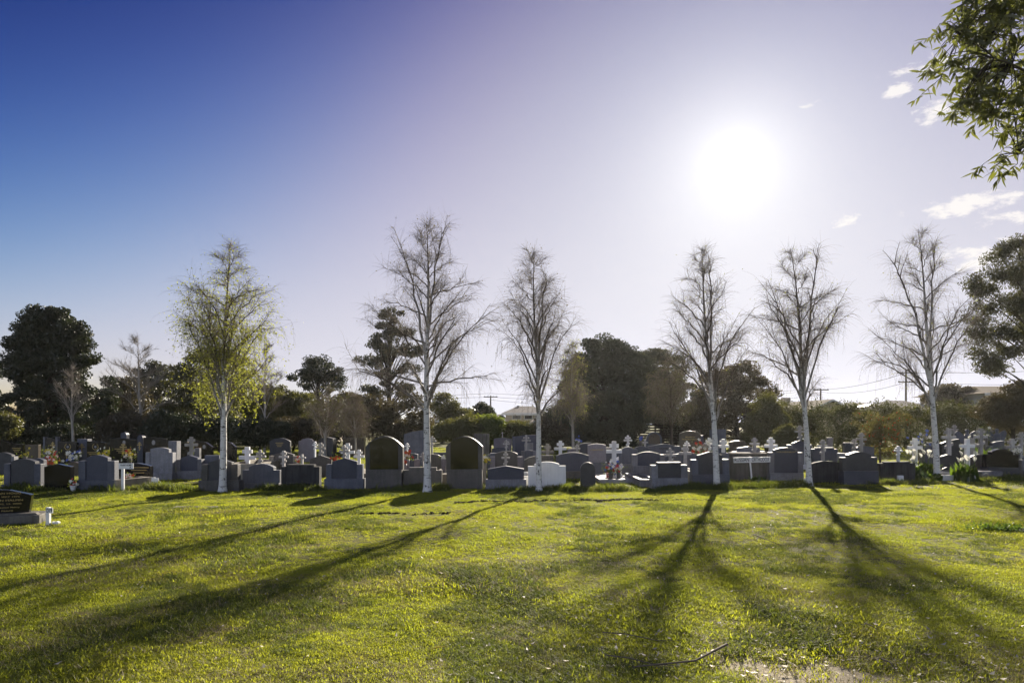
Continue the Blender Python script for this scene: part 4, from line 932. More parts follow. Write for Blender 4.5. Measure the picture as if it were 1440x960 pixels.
leafy('evergreen_tree', 'large rounded near-black evergreen tree at the left', 'tree', 44, 75, [(70, 466, 46, 32), (46, 505, 32, 40), (100, 500, 26, 44), (70, 520, 44, 50), (66, 570, 46, 40), (55, 605, 46, 24), (108, 575, 18, 40), (68, 478, 34, 26)], 420, 110, .50, .16, 'lf_dark', tr=.3)
leafy('evergreen_tree', 'sliver of a dark tree cut by the left edge of the picture', 'tree', 46, -18, [(-20, 545, 26, 45), (-8, 595, 24, 26)], 60, 80, .5, .17, 'lf_dark', tr=.2)
leafy('broadleaf_tree', 'round green-topped tree right behind the leafy birch', 'tree', 42, 300, [(300, 535, 56, 48), (285, 580, 60, 40)], 170, 90, .55, .15, 'lf_olive', tr=.2)
leafy('broadleaf_tree', 'greyish domed tree behind the bare grey tree', 'tree', 60, 222, [(222, 535, 30, 26), (190, 555, 34, 22)], 80, 80, .6, .2, 'lf_grey', tr=.2)
leafy('broadleaf_tree', 'low greyish tree group behind the thin bare tree', 'tree', 62, 385, [(372, 568, 44, 26), (420, 572, 34, 22)], 90, 80, .6, .2, 'lf_grey', tr=.2)
leafy('gum_tree', 'dark open-crowned gum tree above the small multi-stemmed tree', 'tree', 56, 446, [(446, 520, 30, 16), (425, 535, 18, 13), (468, 535, 16, 12)], 46, 90, .6, .16, 'lf_dark', tr=.17, limbs=40)
leafy('evergreen_tree', 'tall layered evergreen behind the tallest spreading birch', 'tree', 46, 546, [(552, 444, 16, 8), (560, 462, 28, 9), (535, 478, 34, 9), (565, 492, 34, 9), (525, 508, 32, 9), (560, 522, 34, 9), (545, 548, 36, 10)], 80, 75, .42, .15, 'lf_grey', tr=.2, limbs=60)
leafy('broadleaf_tree', 'dark drooping brownish tree at the foot of the layered evergreen', 'tree', 40, 560, [(520, 580, 36, 26), (570, 585, 36, 34), (555, 610, 60, 18)], 120, 100, .5, .14, 'lf_brown', tr=.16)
leafy('broadleaf_tree', 'small round dark tree beside the white gabled house', 'tree', 58, 682, [(680, 580, 16, 12), (668, 584, 10, 9)], 34, 90, .5, .17, 'lf_dark', tr=.15)
leafy('broadleaf_tree', 'olive tree behind the second birch trunk', 'tree', 52, 622, [(622, 572, 16, 18), (640, 582, 16, 14)], 40, 90, .5, .16, 'lf_olive', tr=.15)
leafy('evergreen_tree', 'large dark broad evergreen right of the third birch', 'tree', 41, 850, [(850, 492, 28, 18), (838, 515, 42, 26), (878, 520, 34, 26), (816, 552, 28, 38), (806, 590, 26, 30), (882, 560, 42, 36), (850, 590, 62, 34), (845, 615, 60, 14)], 380, 110, .5, .15, 'lf_dark', tr=.32, limbs=70)
leafy('broadleaf_tree', 'grey-green tree right of the large dark evergreen', 'tree', 44, 930, [(915, 510, 24, 24), (940, 520, 26, 28), (915, 550, 30, 30), (950, 570, 44, 40), (965, 600, 44, 25)], 210, 90, .5, .14, 'lf_grey', tr=.2, limbs=50)
leafy('broadleaf_tree', 'dark leafy tree behind the fourth birch', 'tree', 42, 1040, [(1040, 535, 28, 24), (1058, 560, 34, 28), (1012, 560, 30, 40), (990, 590, 26, 30), (1030, 605, 60, 18)], 210, 90, .5, .14, 'lf_brown', tr=.2, limbs=40)
leafy('bushy_tree', 'light olive bushy conifer behind the lettered sign', 'tree', 33, 1078, [(1075, 572, 16, 16), (1078, 595, 28, 24), (1082, 612, 34, 14)], 100, 110, .34, .10, 'lf_olive', tr=.1)
leafy('shrub', 'low olive bush beside the large blue headstone', 'shrub', 27.5, 1112, [(1112, 612, 20, 13), (1100, 622, 18, 10)], 50, 90, .24, .08, 'lf_olive', tr=.05, limbs=10, parts=('stem', 'foliage'))
leafy('broadleaf_tree', 'round dark tree behind the hedge right of the sixth birch', 'tree', 58, 1340, [(1338, 560, 34, 18)], 60, 100, .6, .18, 'lf_brown', tr=.18)
leafy('gum_tree', 'tall drooping gum tree at the right edge of the picture', 'tree', 26, 1478, [(1430, 352, 26, 16), (1408, 375, 24, 18), (1440, 385, 30, 20), (1385, 402, 24, 14), (1380, 440, 18, 16), (1420, 432, 34, 16), (1395, 468, 30, 14), (1430, 480, 30, 20), (1385, 505, 24, 14), (1420, 520, 28, 10), (1490, 430, 50, 90)], 240, 95, .32, .11, 'lf_gumfar', bark='bark', tr=.16, limbs=34, droop=.55, asp=.28, flat=.8)
leafy('broadleaf_tree', 'dark brownish drooping bush below the right gum tree', 'tree', 29, 1425, [(1420, 565, 24, 20), (1440, 585, 34, 28), (1398, 580, 22, 18), (1450, 555, 26, 20)], 120, 90, .36, .12, 'lf_brown', tr=.1, droop=.4, asp=.35)
def berries(t, C, L):
    mb = MB()
    for k in rng.choice(len(L), 120, replace=False):
        p = L[k]; r = .028; x, y, z = p[0], p[1]-.03, p[2]; n = len(mb.v)
        mb.v += [(x+r, y, z), (x-r, y, z), (x, y+r, z), (x, y-r, z), (x, y, z+r), (x, y, z-r)]
        mb.f += [(n+a, n+b, n+c) for a, b, c in ((0, 2, 4), (2, 1, 4), (1, 3, 4), (3, 0, 4), (2, 0, 5), (1, 2, 5), (3, 1, 5), (0, 3, 5))]
    mb.build('berries', M['red'], t, kind='stuff')
leafy('berry_shrub', 'straggling shrub dotted with red berries between fifth and sixth birches', 'shrub', 24.5, 1238, [(1222, 592, 24, 14), (1250, 600, 24, 16), (1238, 615, 30, 16), (1265, 590, 16, 10), (1240, 632, 18, 10)], 80, 42, .20, .065, 'lf_shrub', tr=.035, limbs=50, bark='bark', parts=('stem', 'foliage'), extra=berries)
leafy('broadleaf_tree', 'brown-grey tree between the bare grey tree and dark evergreen', 'tree', 50, 150, [(150, 572, 34, 26), (175, 560, 30, 28), (135, 592, 24, 20)], 120, 80, .55, .16, 'lf_brown', tr=.16)
leafy('broadleaf_tree', 'olive-brown tree right of the leafy birch crown', 'tree', 48, 395, [(395, 568, 30, 26), (425, 575, 28, 22), (365, 575, 24, 22)], 130, 80, .5, .15, 'lf_olive', tr=.16)
leafy('broadleaf_tree', 'brownish rounded tree behind the thin weeping tree', 'tree', 49, 492, [(490, 572, 26, 20), (510, 582, 26, 20)], 90, 80, .5, .15, 'lf_brown', tr=.15)
leafy('broadleaf_tree', 'grey-green low tree between third birch and dark evergreen', 'tree', 47, 785, [(786, 590, 20, 18), (770, 600, 20, 14)], 60, 80, .45, .14, 'lf_grey', tr=.12)
shr = [
 ('dark evergreen spire shrub left of the bare grey tree', 40, 152, [(152, 552, 9, 22), (152, 590, 18, 24)], 50, 'lf_dark'),
 ('dark dense shrub below the bare grey tree', 37, 185, [(180, 600, 36, 20), (160, 612, 30, 14)], 90, 'lf_brown'),
 ('dark shrub between bare grey tree and leafy birch', 36, 240, [(240, 602, 36, 20)], 70, 'lf_dark'),
 ('dark shrub behind the leafy birch trunk', 37, 308, [(308, 605, 40, 18)], 70, 'lf_dark'),
 ('dark shrub under the hanging birch leaves', 36, 365, [(365, 606, 36, 18)], 70, 'lf_dark'),
 ('dark shrub behind the tall black arched headstone', 38, 412, [(412, 606, 30, 18), (440, 602, 20, 20)], 70, 'lf_brown'),
 ('brownish shrub behind the twin white crosses', 38, 485, [(480, 600, 34, 24)], 70, 'lf_brown'),
 ('yellow-green shrub right of the second birch trunk', 34, 640, [(640, 606, 26, 14), (655, 600, 16, 12)], 60, 'lf_olive'),
 ('green flowering shrub above the brown streaked headstone', 35, 690, [(684, 604, 26, 18), (700, 612, 20, 12)], 70, 'lf_green'),
 ('olive shrub left of the third birch trunk', 35.5, 725, [(722, 608, 26, 13)], 50, 'lf_olive'),
 ('dark shrub behind the beige cross by the third birch', 36, 775, [(772, 610, 24, 20)], 50, 'lf_brown'),
 ('black undergrowth beneath the big evergreen at left', 40, 40, [(30, 615, 50, 14), (90, 612, 40, 16)], 80, 'lf_dark'),
 ('small green shrub at the far left edge', 38, 6, [(4, 592, 14, 8), (8, 604, 12, 10)], 30, 'lf_olive'),
]
for lb_, d_, px_, bl_, n_, m_ in shr:
    leafy('shrub', lb_, 'shrub', d_, px_, bl_, n_, 90, .42, .12, m_, tr=.06, limbs=8, group='shrubs along the back of the graves', parts=('stem', 'foliage'))

# long clipped hedge at the right
def hedge():
    d = 37.0; t = thing('hedge', 'long uneven hedge running behind the crosses at right', 'hedge', (X(1290, d), d, 0)); O = np.array([X(1290, d), d, 0])
    n = 520; px = rng.uniform(1090, 1500, n); top = 573+4*np.sin(px*.05)+3*np.sin(px*.13+1)+rng.normal(0, 1.5, n)-np.clip((px-1370)*.25, 0, 22); py = top+3+(632-top)*rng.uniform(0, 1, n)**1.5
    C = np.stack([X(px, d), d+rng.uniform(-.7, .7, n), Z(py, d)], 1)-O; L = np.repeat(C, 110, 0)+rng.normal(scale=.2, size=(n*110, 3)); L[:, 2] = np.maximum(L[:, 2], .02)
    link('foliage', quads_mesh('foliage', leaves_at(L, .115, .55)), M['lf_hedge'], t, 'stuff')
    st = MB()
    for k in range(40):
        x = X(1095+k*10, d)-O[0]; st.tube([(x, 0, -.05), (x+random.uniform(-.2, .2), 0, 1.6)], [.035, .015], 5)
    st.build('stems', M['bark_dark'], t, kind='stuff')
hedge()

# near eucalyptus whose branch hangs into the top right corner
def near_gum():
    d = 9.0; t = thing('gum_tree', 'eucalyptus whose leafy branches hang into the top right corner', 'tree', (9.6, 10.2, 0)); O = Vector((9.6, 10.2, 0)); rd = random.Random(5)
    tk = MB(); tp = [Vector((0.02*math.sin(z), 0.03*z, z)) for z in (-.1, 0, .3, 1, 2, 3, 4, 5, 6.2, 7.5, 9)]
    tk.tube(tp, [.30, .27, .22, .2, .19, .18, .165, .15, .12, .08, .04], 10); tk.build('trunk', M['bark_pale'], t, smooth=True)
    blobs = [(1420, 20, 70, 45), (1375, 50, 55, 40), (1350, 90, 38, 34), (1400, 110, 60, 34), (1375, 150, 36, 22), (1425, 165, 36, 34), (1430, 225, 34, 18), (1405, 246, 26, 8), (1480, 120, 60, 110), (1500, -60, 110, 70), (1420, -70, 80, 60)]
    cs = blob_points(blobs, d, 470, 1.0, .1); tw = MB(); V = []; F6 = []
    # main boughs reaching left
    ends = []
    for k, (px, py, dz) in enumerate(((1345, 70, 0), (1390, 100, -.4), (1415, 170, .3), (1425, 235, 0), (1400, 20, .5), (1470, -40, -.5))):
        e = P(px+8, py-18, d+dz)-O; a = Vector((0, .12, 4.2+.45*k)); pts = bez(a, a.lerp(e, .55)+Vector((0, 0, .9)), e, 10); lim = MB(); lim.tube(pts, [.06*(1-.88*i/9) for i in range(10)], 6, False); lim.build('limb', M['bark'], t, smooth=True); ends += pts[3:]
    for c in cs:
        c = Vector(c)-O; near = min(ends, key=lambda q: (q-c).length+max(0, (c.z-q.z))*.4); c0 = near
        top = c+Vector((rd.gauss(0, .05), rd.gauss(0, .05), .16)); tw.tube(bez(c0, c0.lerp(top, .6)+Vector((0, 0, .12)), top, 5), [.008, .007, .006, .005, .004], 4, False)
        tip = top+Vector((rd.gauss(0, .16), rd.gauss(0, .16), rd.gauss(-.16, .1))); tw.tube([top, top.lerp(tip, .5), tip], [.004, .003, .002], 3, False)
        for j in range(rd.randint(13, 20)):
            p = top.lerp(tip, rd.random()); dr = Vector((rd.gauss(0, .8), rd.gauss(0, .8), rd.gauss(-.55, .6))).normalized(); ln = rd.uniform(.09, .17); w = dr.cross(Vector((rd.gauss(0, 1), rd.gauss(0, 1), .2))).normalized()*rd.uniform(.012, .020); bend = Vector((rd.gauss(0, .012), rd.gauss(0, .012), -.012))
            n = len(V); V += [p, p+dr*ln*.33+w+bend*.5, p+dr*ln*.33-w+bend*.5, p+dr*ln*.68+w*.75+bend, p+dr*ln*.68-w*.75+bend, p+dr*ln+bend*2.2]
            F6 += [(n, n+1, n+2), (n+1, n+3, n+4, n+2), (n+3, n+5, n+4)]
    tw.build('twigs', M['bark_dark'], t, kind='stuff')
    me = bpy.data.meshes.new('leaves'); me.from_pydata([tuple(v) for v in V], [], F6); me.update(); link('leaves', me, M['lf_gum'], t, 'stuff')
near_gum()

# ------------------------------------------------------------------ houses, fence, poles beyond
def house(label, d, px0, px1, yeave, yridge, wall, roof, axis='side', depth=8, over=.4, windows=(), chim=(), name='house', rz=0):
    s = d/F; w = (px1-px0)*s; t = thing(name, label, 'house', (X((px0+px1)/2, d), d, 0), rz); ze, zr = Z(yeave, d), Z(yridge, d); mid = (px0+px1)/2
    if axis == 'gable':
        MB().prism([(-w/2, -.1), (w/2, -.1), (w/2, ze), (0, zr-.05), (-w/2, ze)], 0, depth).build('wall', M[wall], t)
        sl = (zr-ze)/(w/2); e = w/2+over
        r = MB(); th = .14
        r.prism([(0, zr), (-e, ze-over*sl), (-e, ze-over*sl+th), (0, zr+th)][::-1], -over, depth+over); r.build('roof', M[roof], t)
        r = MB(); r.prism([(0, zr), (e, ze-over*sl), (e, ze-over*sl+th), (0, zr+th)], -over, depth+over); r.build('roof', M[roof], t)
        for k in (-1, 1):
            pr = [(0, zr-.02), (k*e, ze-over*sl-.02), (k*e, ze-over*sl+th-.02), (0, zr+th-.02)]
            MB().prism(pr if k > 0 else pr[::-1], -over-.05, -over-.005).build('fascia', M['fascia'], t)
    else:
        MB().box(-w/2, w/2, 0, depth, -.1, ze).build('wall', M[wall], t)
        r = MB(); hip = min(w*.3, depth*.5); e = over
        A = [(-w/2-e, -e, ze), (w/2+e, -e, ze), (w/2+e, depth+e, ze), (-w/2-e, depth+e, ze)]; Rg = [(-w/2+hip, depth/2, zr), (w/2-hip, depth/2, zr)]
        r.face([A[0], A[1], Rg[1], Rg[0]]); r.face([A[1], A[2], Rg[1]]); r.face([A[2], A[3], Rg[0], Rg[1]]); r.face([A[3], A[0], Rg[0]]); r.face([A[3], A[2], A[1], A[0]]); r.build('roof', M[roof], t)
        MB().box(-w/2-e, w/2+e, -e-.04, -e-.002, ze-.22, ze+.02).build('fascia', M['fascia'], t)
    for (a, b, c, f) in windows:
        x0, x1, z0, z1 = (a-mid)*s, (b-mid)*s, Z(f, d), Z(c, d)
        wo = MB().box(x0-.08, x1+.08, -.05, -.003, z0-.08, z1+.08).build('window', M['fascia'], t); MB().box(x0, x1, -.06, -.045, z0, z1).build('pane', M['windowglass'], wo)
    for (a, b, c) in chim:
        MB().box((a-mid)*s, (b-mid)*s, depth*.4, depth*.4+.7, ze-.2, Z(c, d)).build('chimney', M['wall_cream'], t)
    return t
house('white gabled house seen past the second birch', 62, 640, 682, 590, 574, 'wall_white', 'roof_metal', 'gable', 12, .5, [(655, 663, 588, 594)])
house('low white house wing left of the white gabled house', 66, 600, 640, 590, 582, 'wall_white', 'roof_grey', 'side', 8, .4, [(612, 618, 592, 597)])
house('two-storey cream house with grey hipped roof left of the third birch', 78, 711, 768, 581, 569.5, 'wall_cream', 'roof_grey', 'side', 10, .5, [(721, 732, 584, 589), (738, 748, 584, 589), (753, 760, 584, 589)], [(727, 731, 569)])
house('small cream outbuilding left of the two-storey house', 80, 696, 709, 588, 582, 'wall_cream', 'roof_grey', 'side', 5, .3)
house('brown-gabled house behind the third birch trunk', 56, 742, 800, 599, 582, 'wall_cream', 'roof_brown', 'gable', 9, .8, [(765, 775, 596, 603)])
house('long low building with pale fascia behind the leafy birch', 52, 330, 455, 592.5, 582, 'wall_cream', 'roof_grey', 'side', 9, .5, [(385, 400, 597, 606), (415, 430, 597, 606)])
house('low building with pale fascia behind the bare grey tree', 54, 200, 262, 572, 565, 'wall_cream', 'roof_grey', 'side', 8, .5)
house('pale house fragment behind the dark evergreen shrubs at left', 60, 108, 150, 594, 582, 'wall_white', 'roof_grey', 'side', 8, .4)
house('house with pale roof and square chimney behind the fifth birch', 66, 1092, 1142, 574, 566, 'wall_cream', 'roof_metal', 'side', 9, .5, (), [(1122.5, 1133, 557)])
house('dark-gabled house right of the fifth birch', 60, 1138, 1196, 577, 563.5, 'wall_cream', 'roof_brown', 'gable', 9, .6)
house('grey-roofed house beyond the hedge left of the utility pole', 75, 1205, 1262, 573.5, 564.5, 'wall_white', 'roof_grey', 'side', 9, .5)
house('pale-roofed house beyond the berry shrub', 70, 1238, 1290, 576, 566, 'wall_cream', 'roof_metal', 'side', 9, .5)
house('tiled-roof house directly behind the sixth birch', 62, 1266, 1330, 577, 561, 'wall_cream', 'roof_grey', 'side', 9, .5)
house('pale upper-storey house under the right gum tree', 55, 1388, 1500, 553, 539, 'wall_white', 'roof_brown', 'side', 9, .6, [(1398, 1410, 553, 561)])

def fence():
    d = 43.0; t = thing('timber_fence', 'dark horizontal-rail timber fence beneath the large dark evergreen', 'fence', (X(880, d), d, 0)); s = d/F
    for i in range(9):
        z = 0.10+i*.16; MB().box(X(775, d)-X(880, d), X(1010, d)-X(880, d), 0, .025, z, z+.12).build('rail', M['timber'], t)
    for k in range(9):
        x = X(777+k*29, d)-X(880, d); MB().box(x-.05, x+.05, .026, .12, -.05, 1.6).build('post', M['timber'], t)
fence()
def upole(label, px, ytop, d, arms, r=.13):
    t = thing('utility_pole', label, 'utility pole', (X(px, d), d, 0)); H = Z(ytop, d)
    MB().tube([(0, 0, -.1), (0, 0, H*.5), (0, 0, H)], [r, r*.9, r*.75], 10).build('pole', M['pole'], t, smooth=True)
    for (py, hw) in arms:
        z = Z(py, d); MB().box(-hw, hw, -.17, -.06, z-.06, z+.06).build('crossarm', M['pole'], t)
        for x in (-hw*.9, -hw*.4, hw*.4, hw*.9): MB().lathe([(.05, z+.06), (.07, z+.1), (.04, z+.16), (.05, z+.2)], 8, x, -.115).build('insulator', M['pale'], t)
upole('taller utility pole with two crossarms left of the sixth birch', 1274, 520, 82, [(524, 1.1), (537, 1.0)])
upole('short utility pole top right of the fifth birch', 1154, 546, 90, [(548, 1.0)])
upole('utility pole at the far left of the houses behind the second birch', 690, 556, 100, [(558, 1.0)])
def wires():
    k = 0
    for (xa, ya, xb, yb, da, db, sag, lab) in (
        (1274, 524, 1700, 505, 82, 82, .5, 'upper power line running right from the taller pole'), (1154, 548, 1274, 524, 90, 82, .4, 'upper power line between the two right poles'),
        (1154, 551, 1274, 537, 90, 82, .6, 'lower power line between the two right poles'), (1274, 537, 1700, 530, 82, 82, .6, 'lower power line running right from the taller pole'),
        (690, 558, 1154, 548, 100, 90, 1.0, 'long power line between the middle and right poles'), (690, 562, 1154, 555, 100, 90, 1.4, 'lower long power line between the middle and right poles'),
        (-200, 552, 690, 558, 100, 100, 1.0, 'power line crossing the sky above the left trees'), (-200, 545, 690, 553, 100, 100, 1.2, 'upper power line crossing the sky above the left trees'),
        (690, 553, 1154, 546, 100, 90, .8, 'top long power line between the middle and right poles')):
        a, b = P(xa, ya, da), P(xb, yb, db); pts = [a.lerp(b, i/24)-Vector((0, 0, sag*4*(i/24)*(1-i/24))) for i in range(25)]
        o = MB().tube(pts, [.022]*25, 4).build('power_line', M['wire']); tag(o, lab, 'power line', 'overhead power lines')
wires()

# ------------------------------------------------------------------ lawn
def tuft(name, nb, h, spread, width, mat, lean=.5, seed=0):
    rd = random.Random(seed); mb = MB()
    for i in range(nb):
        x, y = rd.gauss(0, spread), rd.gauss(0, spread); az = rd.uniform(0, 6.28); hh = h*rd.uniform(.55, 1.25); o = Vector((math.cos(az), math.sin(az), 0)); sd = Vector((-o.y, o.x, 0))*width*rd.uniform(.7, 1.3); le = lean*hh*rd.uniform(.1, 1.3)
        b = Vector((x, y, -.01)); m_ = b+o*le*.35+Vector((0, 0, hh*.6)); t_ = b+o*le+Vector((0, 0, hh*rd.uniform(.8, 1)))
        n = len(mb.v); mb.v += [tuple(b-sd), tuple(b+sd), tuple(m_+sd*.8), tuple(m_-sd*.8), tuple(t_)]; mb.f += [(n, n+1, n+2, n+3), (n+3, n+2, n+4)]
    me = mb.mesh(name); me.materials.append(mat); return bpy.data.objects.new(name, me)
def scatter(name, label, cat, pts, rot, scl, kinds, sources):
    cl = bpy.data.collections.new(name+'_source')
    for i, o in enumerate(sources): o.name = '%s_%02d' % (name, i); cl.objects.link(o)
    me = bpy.data.meshes.new(name); me.vertices.add(len(pts)); me.vertices.foreach_set('co', np.asarray(pts, np.float32).ravel())
    a = me.attributes.new('rot', 'FLOAT_VECTOR', 'POINT'); a.data.foreach_set('vector', np.asarray(rot, np.float32).ravel())
    a = me.attributes.new('scl', 'FLOAT', 'POINT'); a.data.foreach_set('value', np.asarray(scl, np.float32))
    a = me.attributes.new('pick', 'INT', 'POINT'); a.data.foreach_set('value', np.asarray(kinds, np.int32)); me.update()
    o = bpy.data.objects.new(name, me); col.objects.link(o); o['kind'] = 'stuff'; tag(o, label, cat)
    ng = bpy.data.node_groups.new(name, 'GeometryNodeTree'); ng.interface.new_socket('Geometry', in_out='INPUT', socket_type='NodeSocketGeometry'); ng.interface.new_socket('Geometry', in_out='OUTPUT', socket_type='NodeSocketGeometry')
    N = ng.nodes; L = ng.links; gi = N.new('NodeGroupInput'); gout = N.new('NodeGroupOutput'); ip = N.new('GeometryNodeInstanceOnPoints'); ci = N.new('GeometryNodeCollectionInfo')
    ci.inputs['Collection'].default_value = cl; ci.inputs['Separate Children'].default_value = True; ci.inputs['Reset Children'].default_value = True
    def attr(nm, ty):
        n = N.new('GeometryNodeInputNamedAttribute'); n.data_type = ty; n.inputs[0].default_value = nm; return n.outputs[0]
    e2r = N.new('FunctionNodeEulerToRotation'); L.new(attr('rot', 'FLOAT_VECTOR'), e2r.inputs[0])
    L.new(gi.outputs[0], ip.inputs['Points']); L.new(ci.outputs[0], ip.inputs['Instance']); ip.inputs['Pick Instance'].default_value = True
    L.new(attr('pick', 'INT'), ip.inputs['Instance Index']); L.new(e2r.outputs[0], ip.inputs['Rotation']); L.new(attr('scl', 'FLOAT'), ip.inputs['Scale']); L.new(ip.outputs[0], gout.inputs[0])
    md = o.modifiers.new('scatter', 'NODES'); md.node_group = ng
    return o
def vnoise(x, y, f, seed):
    """cheap smooth value noise"""
    r_ = np.random.default_rng(seed); T = r_.random((64, 64)); u, v = (x*f) % 64, (y*f) % 64; i, j = np.floor(u).astype(int), np.floor(v).astype(int); a, b = u-i, v-j; a = a*a*(3-2*a); b = b*b*(3-2*b); i2, j2 = (i+1) % 64, (j+1) % 64; i %= 64; j %= 64
    return (T[i, j]*(1-a)+T[i2, j]*a)*(1-b)+(T[i, j2]*(1-a)+T[i2, j2]*a)*b
def field(n, d0, d1, pad=1.0):
    """random lawn positions, evenly spread over the wedge of lawn in view"""
    u = rng.random(n); y = np.sqrt(d0*d0+u*(d1*d1-d0*d0)); x = (rng.random(n)*2-1)*(y*.80+pad); return x, y
ghv = np.vectorize(ground_h)
def bare(x, y):
    q = np.hypot(x-1.85, (y-4.60)*2.4)+(vnoise(x, y, 3.1, 4)-.5)*1.0; return q < .80
def lawn():
    xs, ys = [], []
    for n, a, b in ((46000, 3.3, 8, ), (52000, 8, 17), (42000, 17, 44)):
        x, y = field(n, a, b); xs.append(x); ys.append(y)
    x = np.concatenate(xs); y = np.concatenate(ys); keep = ~bare(x, y) | (rng.random(len(x)) < .12); x, y = x[keep], y[keep]; n = len(x)
    big = vnoise(x, y, .8, 1)*.6+vnoise(x, y, 2.3, 2)*.4
    scl = (.62+.75*np.clip((big-.35)*2.0, 0, 1))*rng.uniform(.75, 1.3, n)*np.where(y > 17, 1.35, 1.0)
    pick = rng.integers(0, 6, n); z = np.array([ground_h(float(a), float(b)) for a, b in zip(x, y)])
    long_ = (vnoise(x, y, .9, 9)*.55+vnoise(x, y, 3.0, 10)*.45 > .55) & (rng.random(n) < .62); pick[long_] = rng.integers(6, 9, long_.sum())
    dry = (vnoise(x, y, 1.1, 12)*.5+vnoise(x, y, 4.0, 13)*.5 > .57) & (rng.random(n) < .36) & (y < 13) | (rng.random(n) < .05); pick[dry] = rng.integers(9, 11, dry.sum())
    rot = np.stack([rng.normal(0, .12, n), rng.normal(0, .12, n), rng.uniform(0, 6.28, n)], 1)
    src = [tuft('lawn', 42, .030, .045, .0029, M['grass'], 1.5, i) for i in range(6)]+[tuft('lawn', 34, .046, .042, .0026, M['longgrass'], 1.2, 20+i) for i in range(3)]+[tuft('lawn', 14, .040, .055, .0019, M['straw'], 2.4, 30+i) for i in range(2)]
    scatter('lawn_grass', 'short sunlit green grass covering the whole lawn', 'grass', np.stack([x, y, z], 1), rot, scl, pick, src)
    # longer weeds against the front row of stones and round the birches
    n = 5200; px = rng.uniform(-40, 1480, n); base = np.interp(px, [0, 230, 245, 500, 800, 1000, 1140, 1250, 1440], [690, 688, 690, 689, 690, 687, 683, 681, 675]); dd = EYE*F/(base-HOR)+np.abs(rng.normal(0, .16, n))*-1+rng.uniform(0, .25, n)
    k = vnoise(px/60, dd, 1.0, 5) > .35; px, dd = px[k], dd[k]; n = len(px); xx = (px-CX)/F*dd
    scl = rng.uniform(.8, 2.0, n)*(.6+vnoise(px/25, dd, 1, 6)); rot = np.stack([rng.normal(0, .15, n), rng.normal(0, .15, n), rng.uniform(0, 6.28, n)], 1)
    scatter('weed_fringe', 'long dark grass and weeds along the foot of the front stones', 'grass', np.stack([xx, dd, np.zeros(n)], 1), rot, scl, rng.integers(0, 4, n), [tuft('weed', 22, .085, .035, .003, M['longgrass'], .7, 50+i) for i in range(4)])
lawn()

# fallen leaves and petals: too many and too small to count
def litter():
    n = 800; x, y = field(n, 3.8, 13, .3); xb = rng.normal(2.1, 1.4, 460); yb = rng.normal(4.8, .55, 460); x = np.r_[x, xb]; y = np.r_[y, yb]; k = y > 3.8; x, y = x[k], y[k]; n = len(x)
    C = np.stack([x, y, np.array([ground_h(float(a), float(b)) for a, b in zip(x, y)])+rng.uniform(.015, .05, n)], 1)
    a = rng.normal(size=(n, 3)); a[:, 2] *= .35; a /= np.linalg.norm(a, axis=1)[:, None]; b = np.cross(a, np.array([0, 0, 1])+rng.normal(scale=.3, size=(n, 3))); b /= np.linalg.norm(b, axis=1)[:, None]; s = rng.uniform(.016, .05, n)[:, None]; w = s*rng.uniform(.25, .6, n)[:, None]; up = np.array([0, 0, 1.])*s*.2
    V = np.stack([C-a*s*.5+up, C+b*w*.5, C+a*s*.5+up, C-b*w*.5], 1).reshape(-1, 3)
    o = link('leaf_litter', quads_mesh('leaf_litter', V), M['litter'], None, 'stuff'); tag(o, 'pale fallen leaves and petals scattered over the near lawn', 'leaf litter')
litter()
def stick(label, pts, r):
    pts = [Vector((x, y, ground_h(x, y)+z)) for x, y, z in pts]
    o = MB().tube(pts, [r*(1-.6*i/(len(pts)-1)) for i in range(len(pts))], 6).build('fallen_stick', M['stick'], None, smooth=True); tag(o, label, 'stick', 'sticks lying on the lawn'); return o
def gp(px, py): d = D(py); return X(px, d), d
def stick_px(label, pp, r, z=.05): stick(label, [(*gp(a, b), z+.012*(i % 2)) for i, (a, b) in enumerate(pp)], r)
stick_px('longest curved pale stick in the near grass right of centre', [(1022, 917), (1005, 928), (978, 940), (940, 948), (890, 952)], .011, .06)
stick_px('thin crooked stick left of the longest curved one', [(850, 930), (885, 937), (915, 943), (955, 950)], .006)
stick_px('thin straight stick on the lawn near the fourth birch shadow', [(1060, 755), (1080, 764), (1100, 772)], .008)
stick_px('short thin stick in the shaded right foreground', [(1217, 885), (1226, 891), (1233, 894)], .005)
stick_px('thin pale stick lying above the longest curved one', [(848, 897), (880, 901), (925, 908), (958, 911)], .005)
stick_px('short stick in the grass near the bottom edge at right', [(1240, 932), (1252, 940), (1259, 947)], .007)
yl = MB(); yl.face([(0, 0, .02), (.05, -.02, .045), (.13, -.01, .05), (.06, .025, .04)]); yo = yl.build('fallen_leaf', M['yellow']); x_, y_ = gp(603, 917); yo.location = (x_, y_, ground_h(x_, y_)+.015); tag(yo, 'single yellow-green fallen leaf near the bottom left of centre', 'leaf')
x_, y_ = gp(79, 737); st_ = MB(); st_.prism([(-.05, 0), (.05, 0), (.055, .03), (.02, .045), (-.03, .035), (-.055, .04)], -.03, .03); so_ = st_.build('paper_scrap', M['whitepaint'], None, .006); so_.location = (x_, y_, .01); tag(so_, 'crumpled white scrap on the grass right of the numbered peg', 'paper')

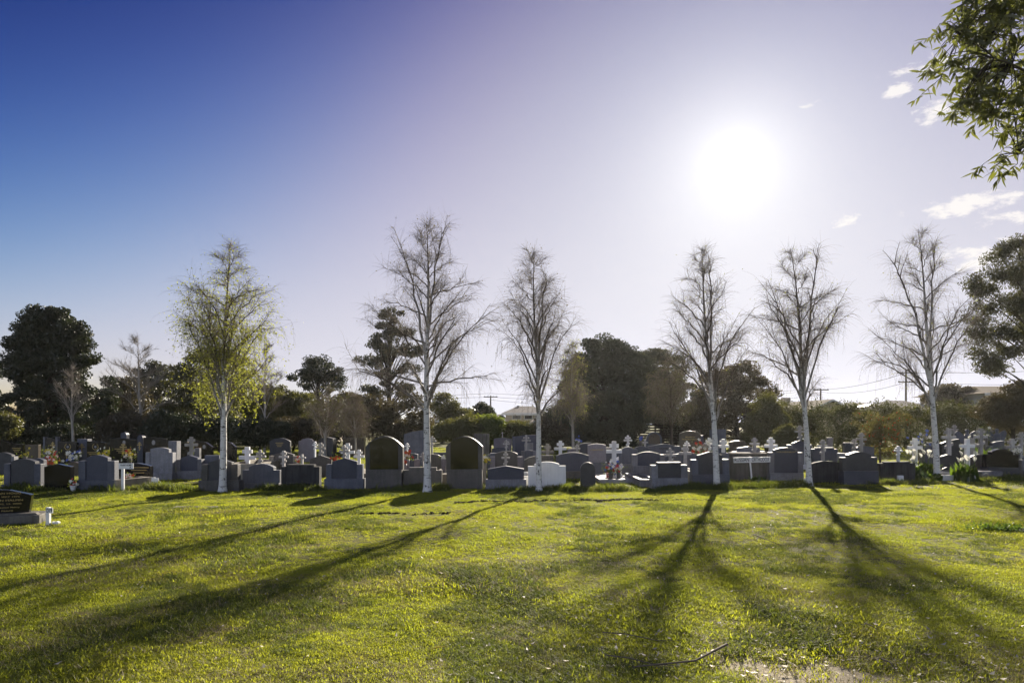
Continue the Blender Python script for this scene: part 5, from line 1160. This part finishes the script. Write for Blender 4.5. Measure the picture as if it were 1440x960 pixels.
# dark earth rut across the lawn
def rut():
    mb = MB(); rd = random.Random(9)
    for (xa, ya, xb, yb, n) in ((640, 706.5, 760, 704.5, 120), (760, 704, 900, 703.5, 90), (840, 704, 1000, 703, 240), (1075, 707.5, 1105, 708, 40), (1020, 702, 1045, 702, 24), (500, 722, 640, 721, 60), (350, 711, 390, 711, 40), (800, 715, 822, 715, 30)):
        for i in range(n):
            q = rd.random(); px = xa+(xb-xa)*q; py = ya+(yb-ya)*q+rd.gauss(0, .45)+.6*math.sin(px*.09); x, y = gp(px, py); r = rd.uniform(.008, .036); z = ground_h(x, y); a = rd.uniform(0, 1.5); n0 = len(mb.v)
            for k in range(5):
                c = a+k*1.2566; mb.v.append((x+r*1.6*math.cos(c), y+r*math.sin(c), z-.005))
            for k in range(5):
                c = a+k*1.2566+.3; mb.v.append((x+r*.9*math.cos(c), y+r*.6*math.sin(c), z+r*rd.uniform(.7, 1.1)))
            mb.f += [(n0+k, n0+(k+1) % 5, n0+5+(k+1) % 5, n0+5+k) for k in range(5)]+[tuple(n0+5+k for k in range(5))]
    o = mb.build('earth_rut', M['soil'], None, kind='stuff'); tag(o, 'broken line of dark turned earth across the lawn', 'soil')
rut()
def mound():
    x, y = gp(1408, 745); t = thing('creeping_plant', 'low dark creeping plant patch on the lawn at the right edge', 'plant', (x, y, 0)); n = 900
    C = np.stack([rng.normal(0, .28, n), rng.normal(0, .10, n), np.abs(rng.normal(.03, .035, n))], 1); link('foliage', quads_mesh('foliage', leaves_at(C, .045, .55)), M['lf_lily'], t, 'stuff')
    st = MB()
    for i in range(25):
        a = Vector((random.gauss(0, .2), random.gauss(0, .07), 0)); st.tube([a, a+Vector((random.gauss(0, .08), random.gauss(0, .05), .05))], [.004, .003], 4)
    st.build('stems', M['bark'], t, kind='stuff')
mound()

# ------------------------------------------------------------------ closed box of thin even haze, added to imitate lens veil near the sun
def haze():
    m, nt, out = new_mat('added_veil_haze'); v = nt.nodes.new('ShaderNodeVolumePrincipled')
    v.inputs['Color'].default_value = (1.0, 0.97, 0.93, 1); v.inputs['Density'].default_value = HAZE_DENSITY; v.inputs['Anisotropy'].default_value = 0.65
    nt.links.new(v.outputs[0], out.inputs['Volume'])
    o = MB().box(-335, 335, -335, 335, -1.0, 16.0).build('haze', m, None, kind='stuff'); tag(o, 'thin warm haze added to stand in for lens glare', 'haze')
HAZE_DENSITY = 0.00013
haze()
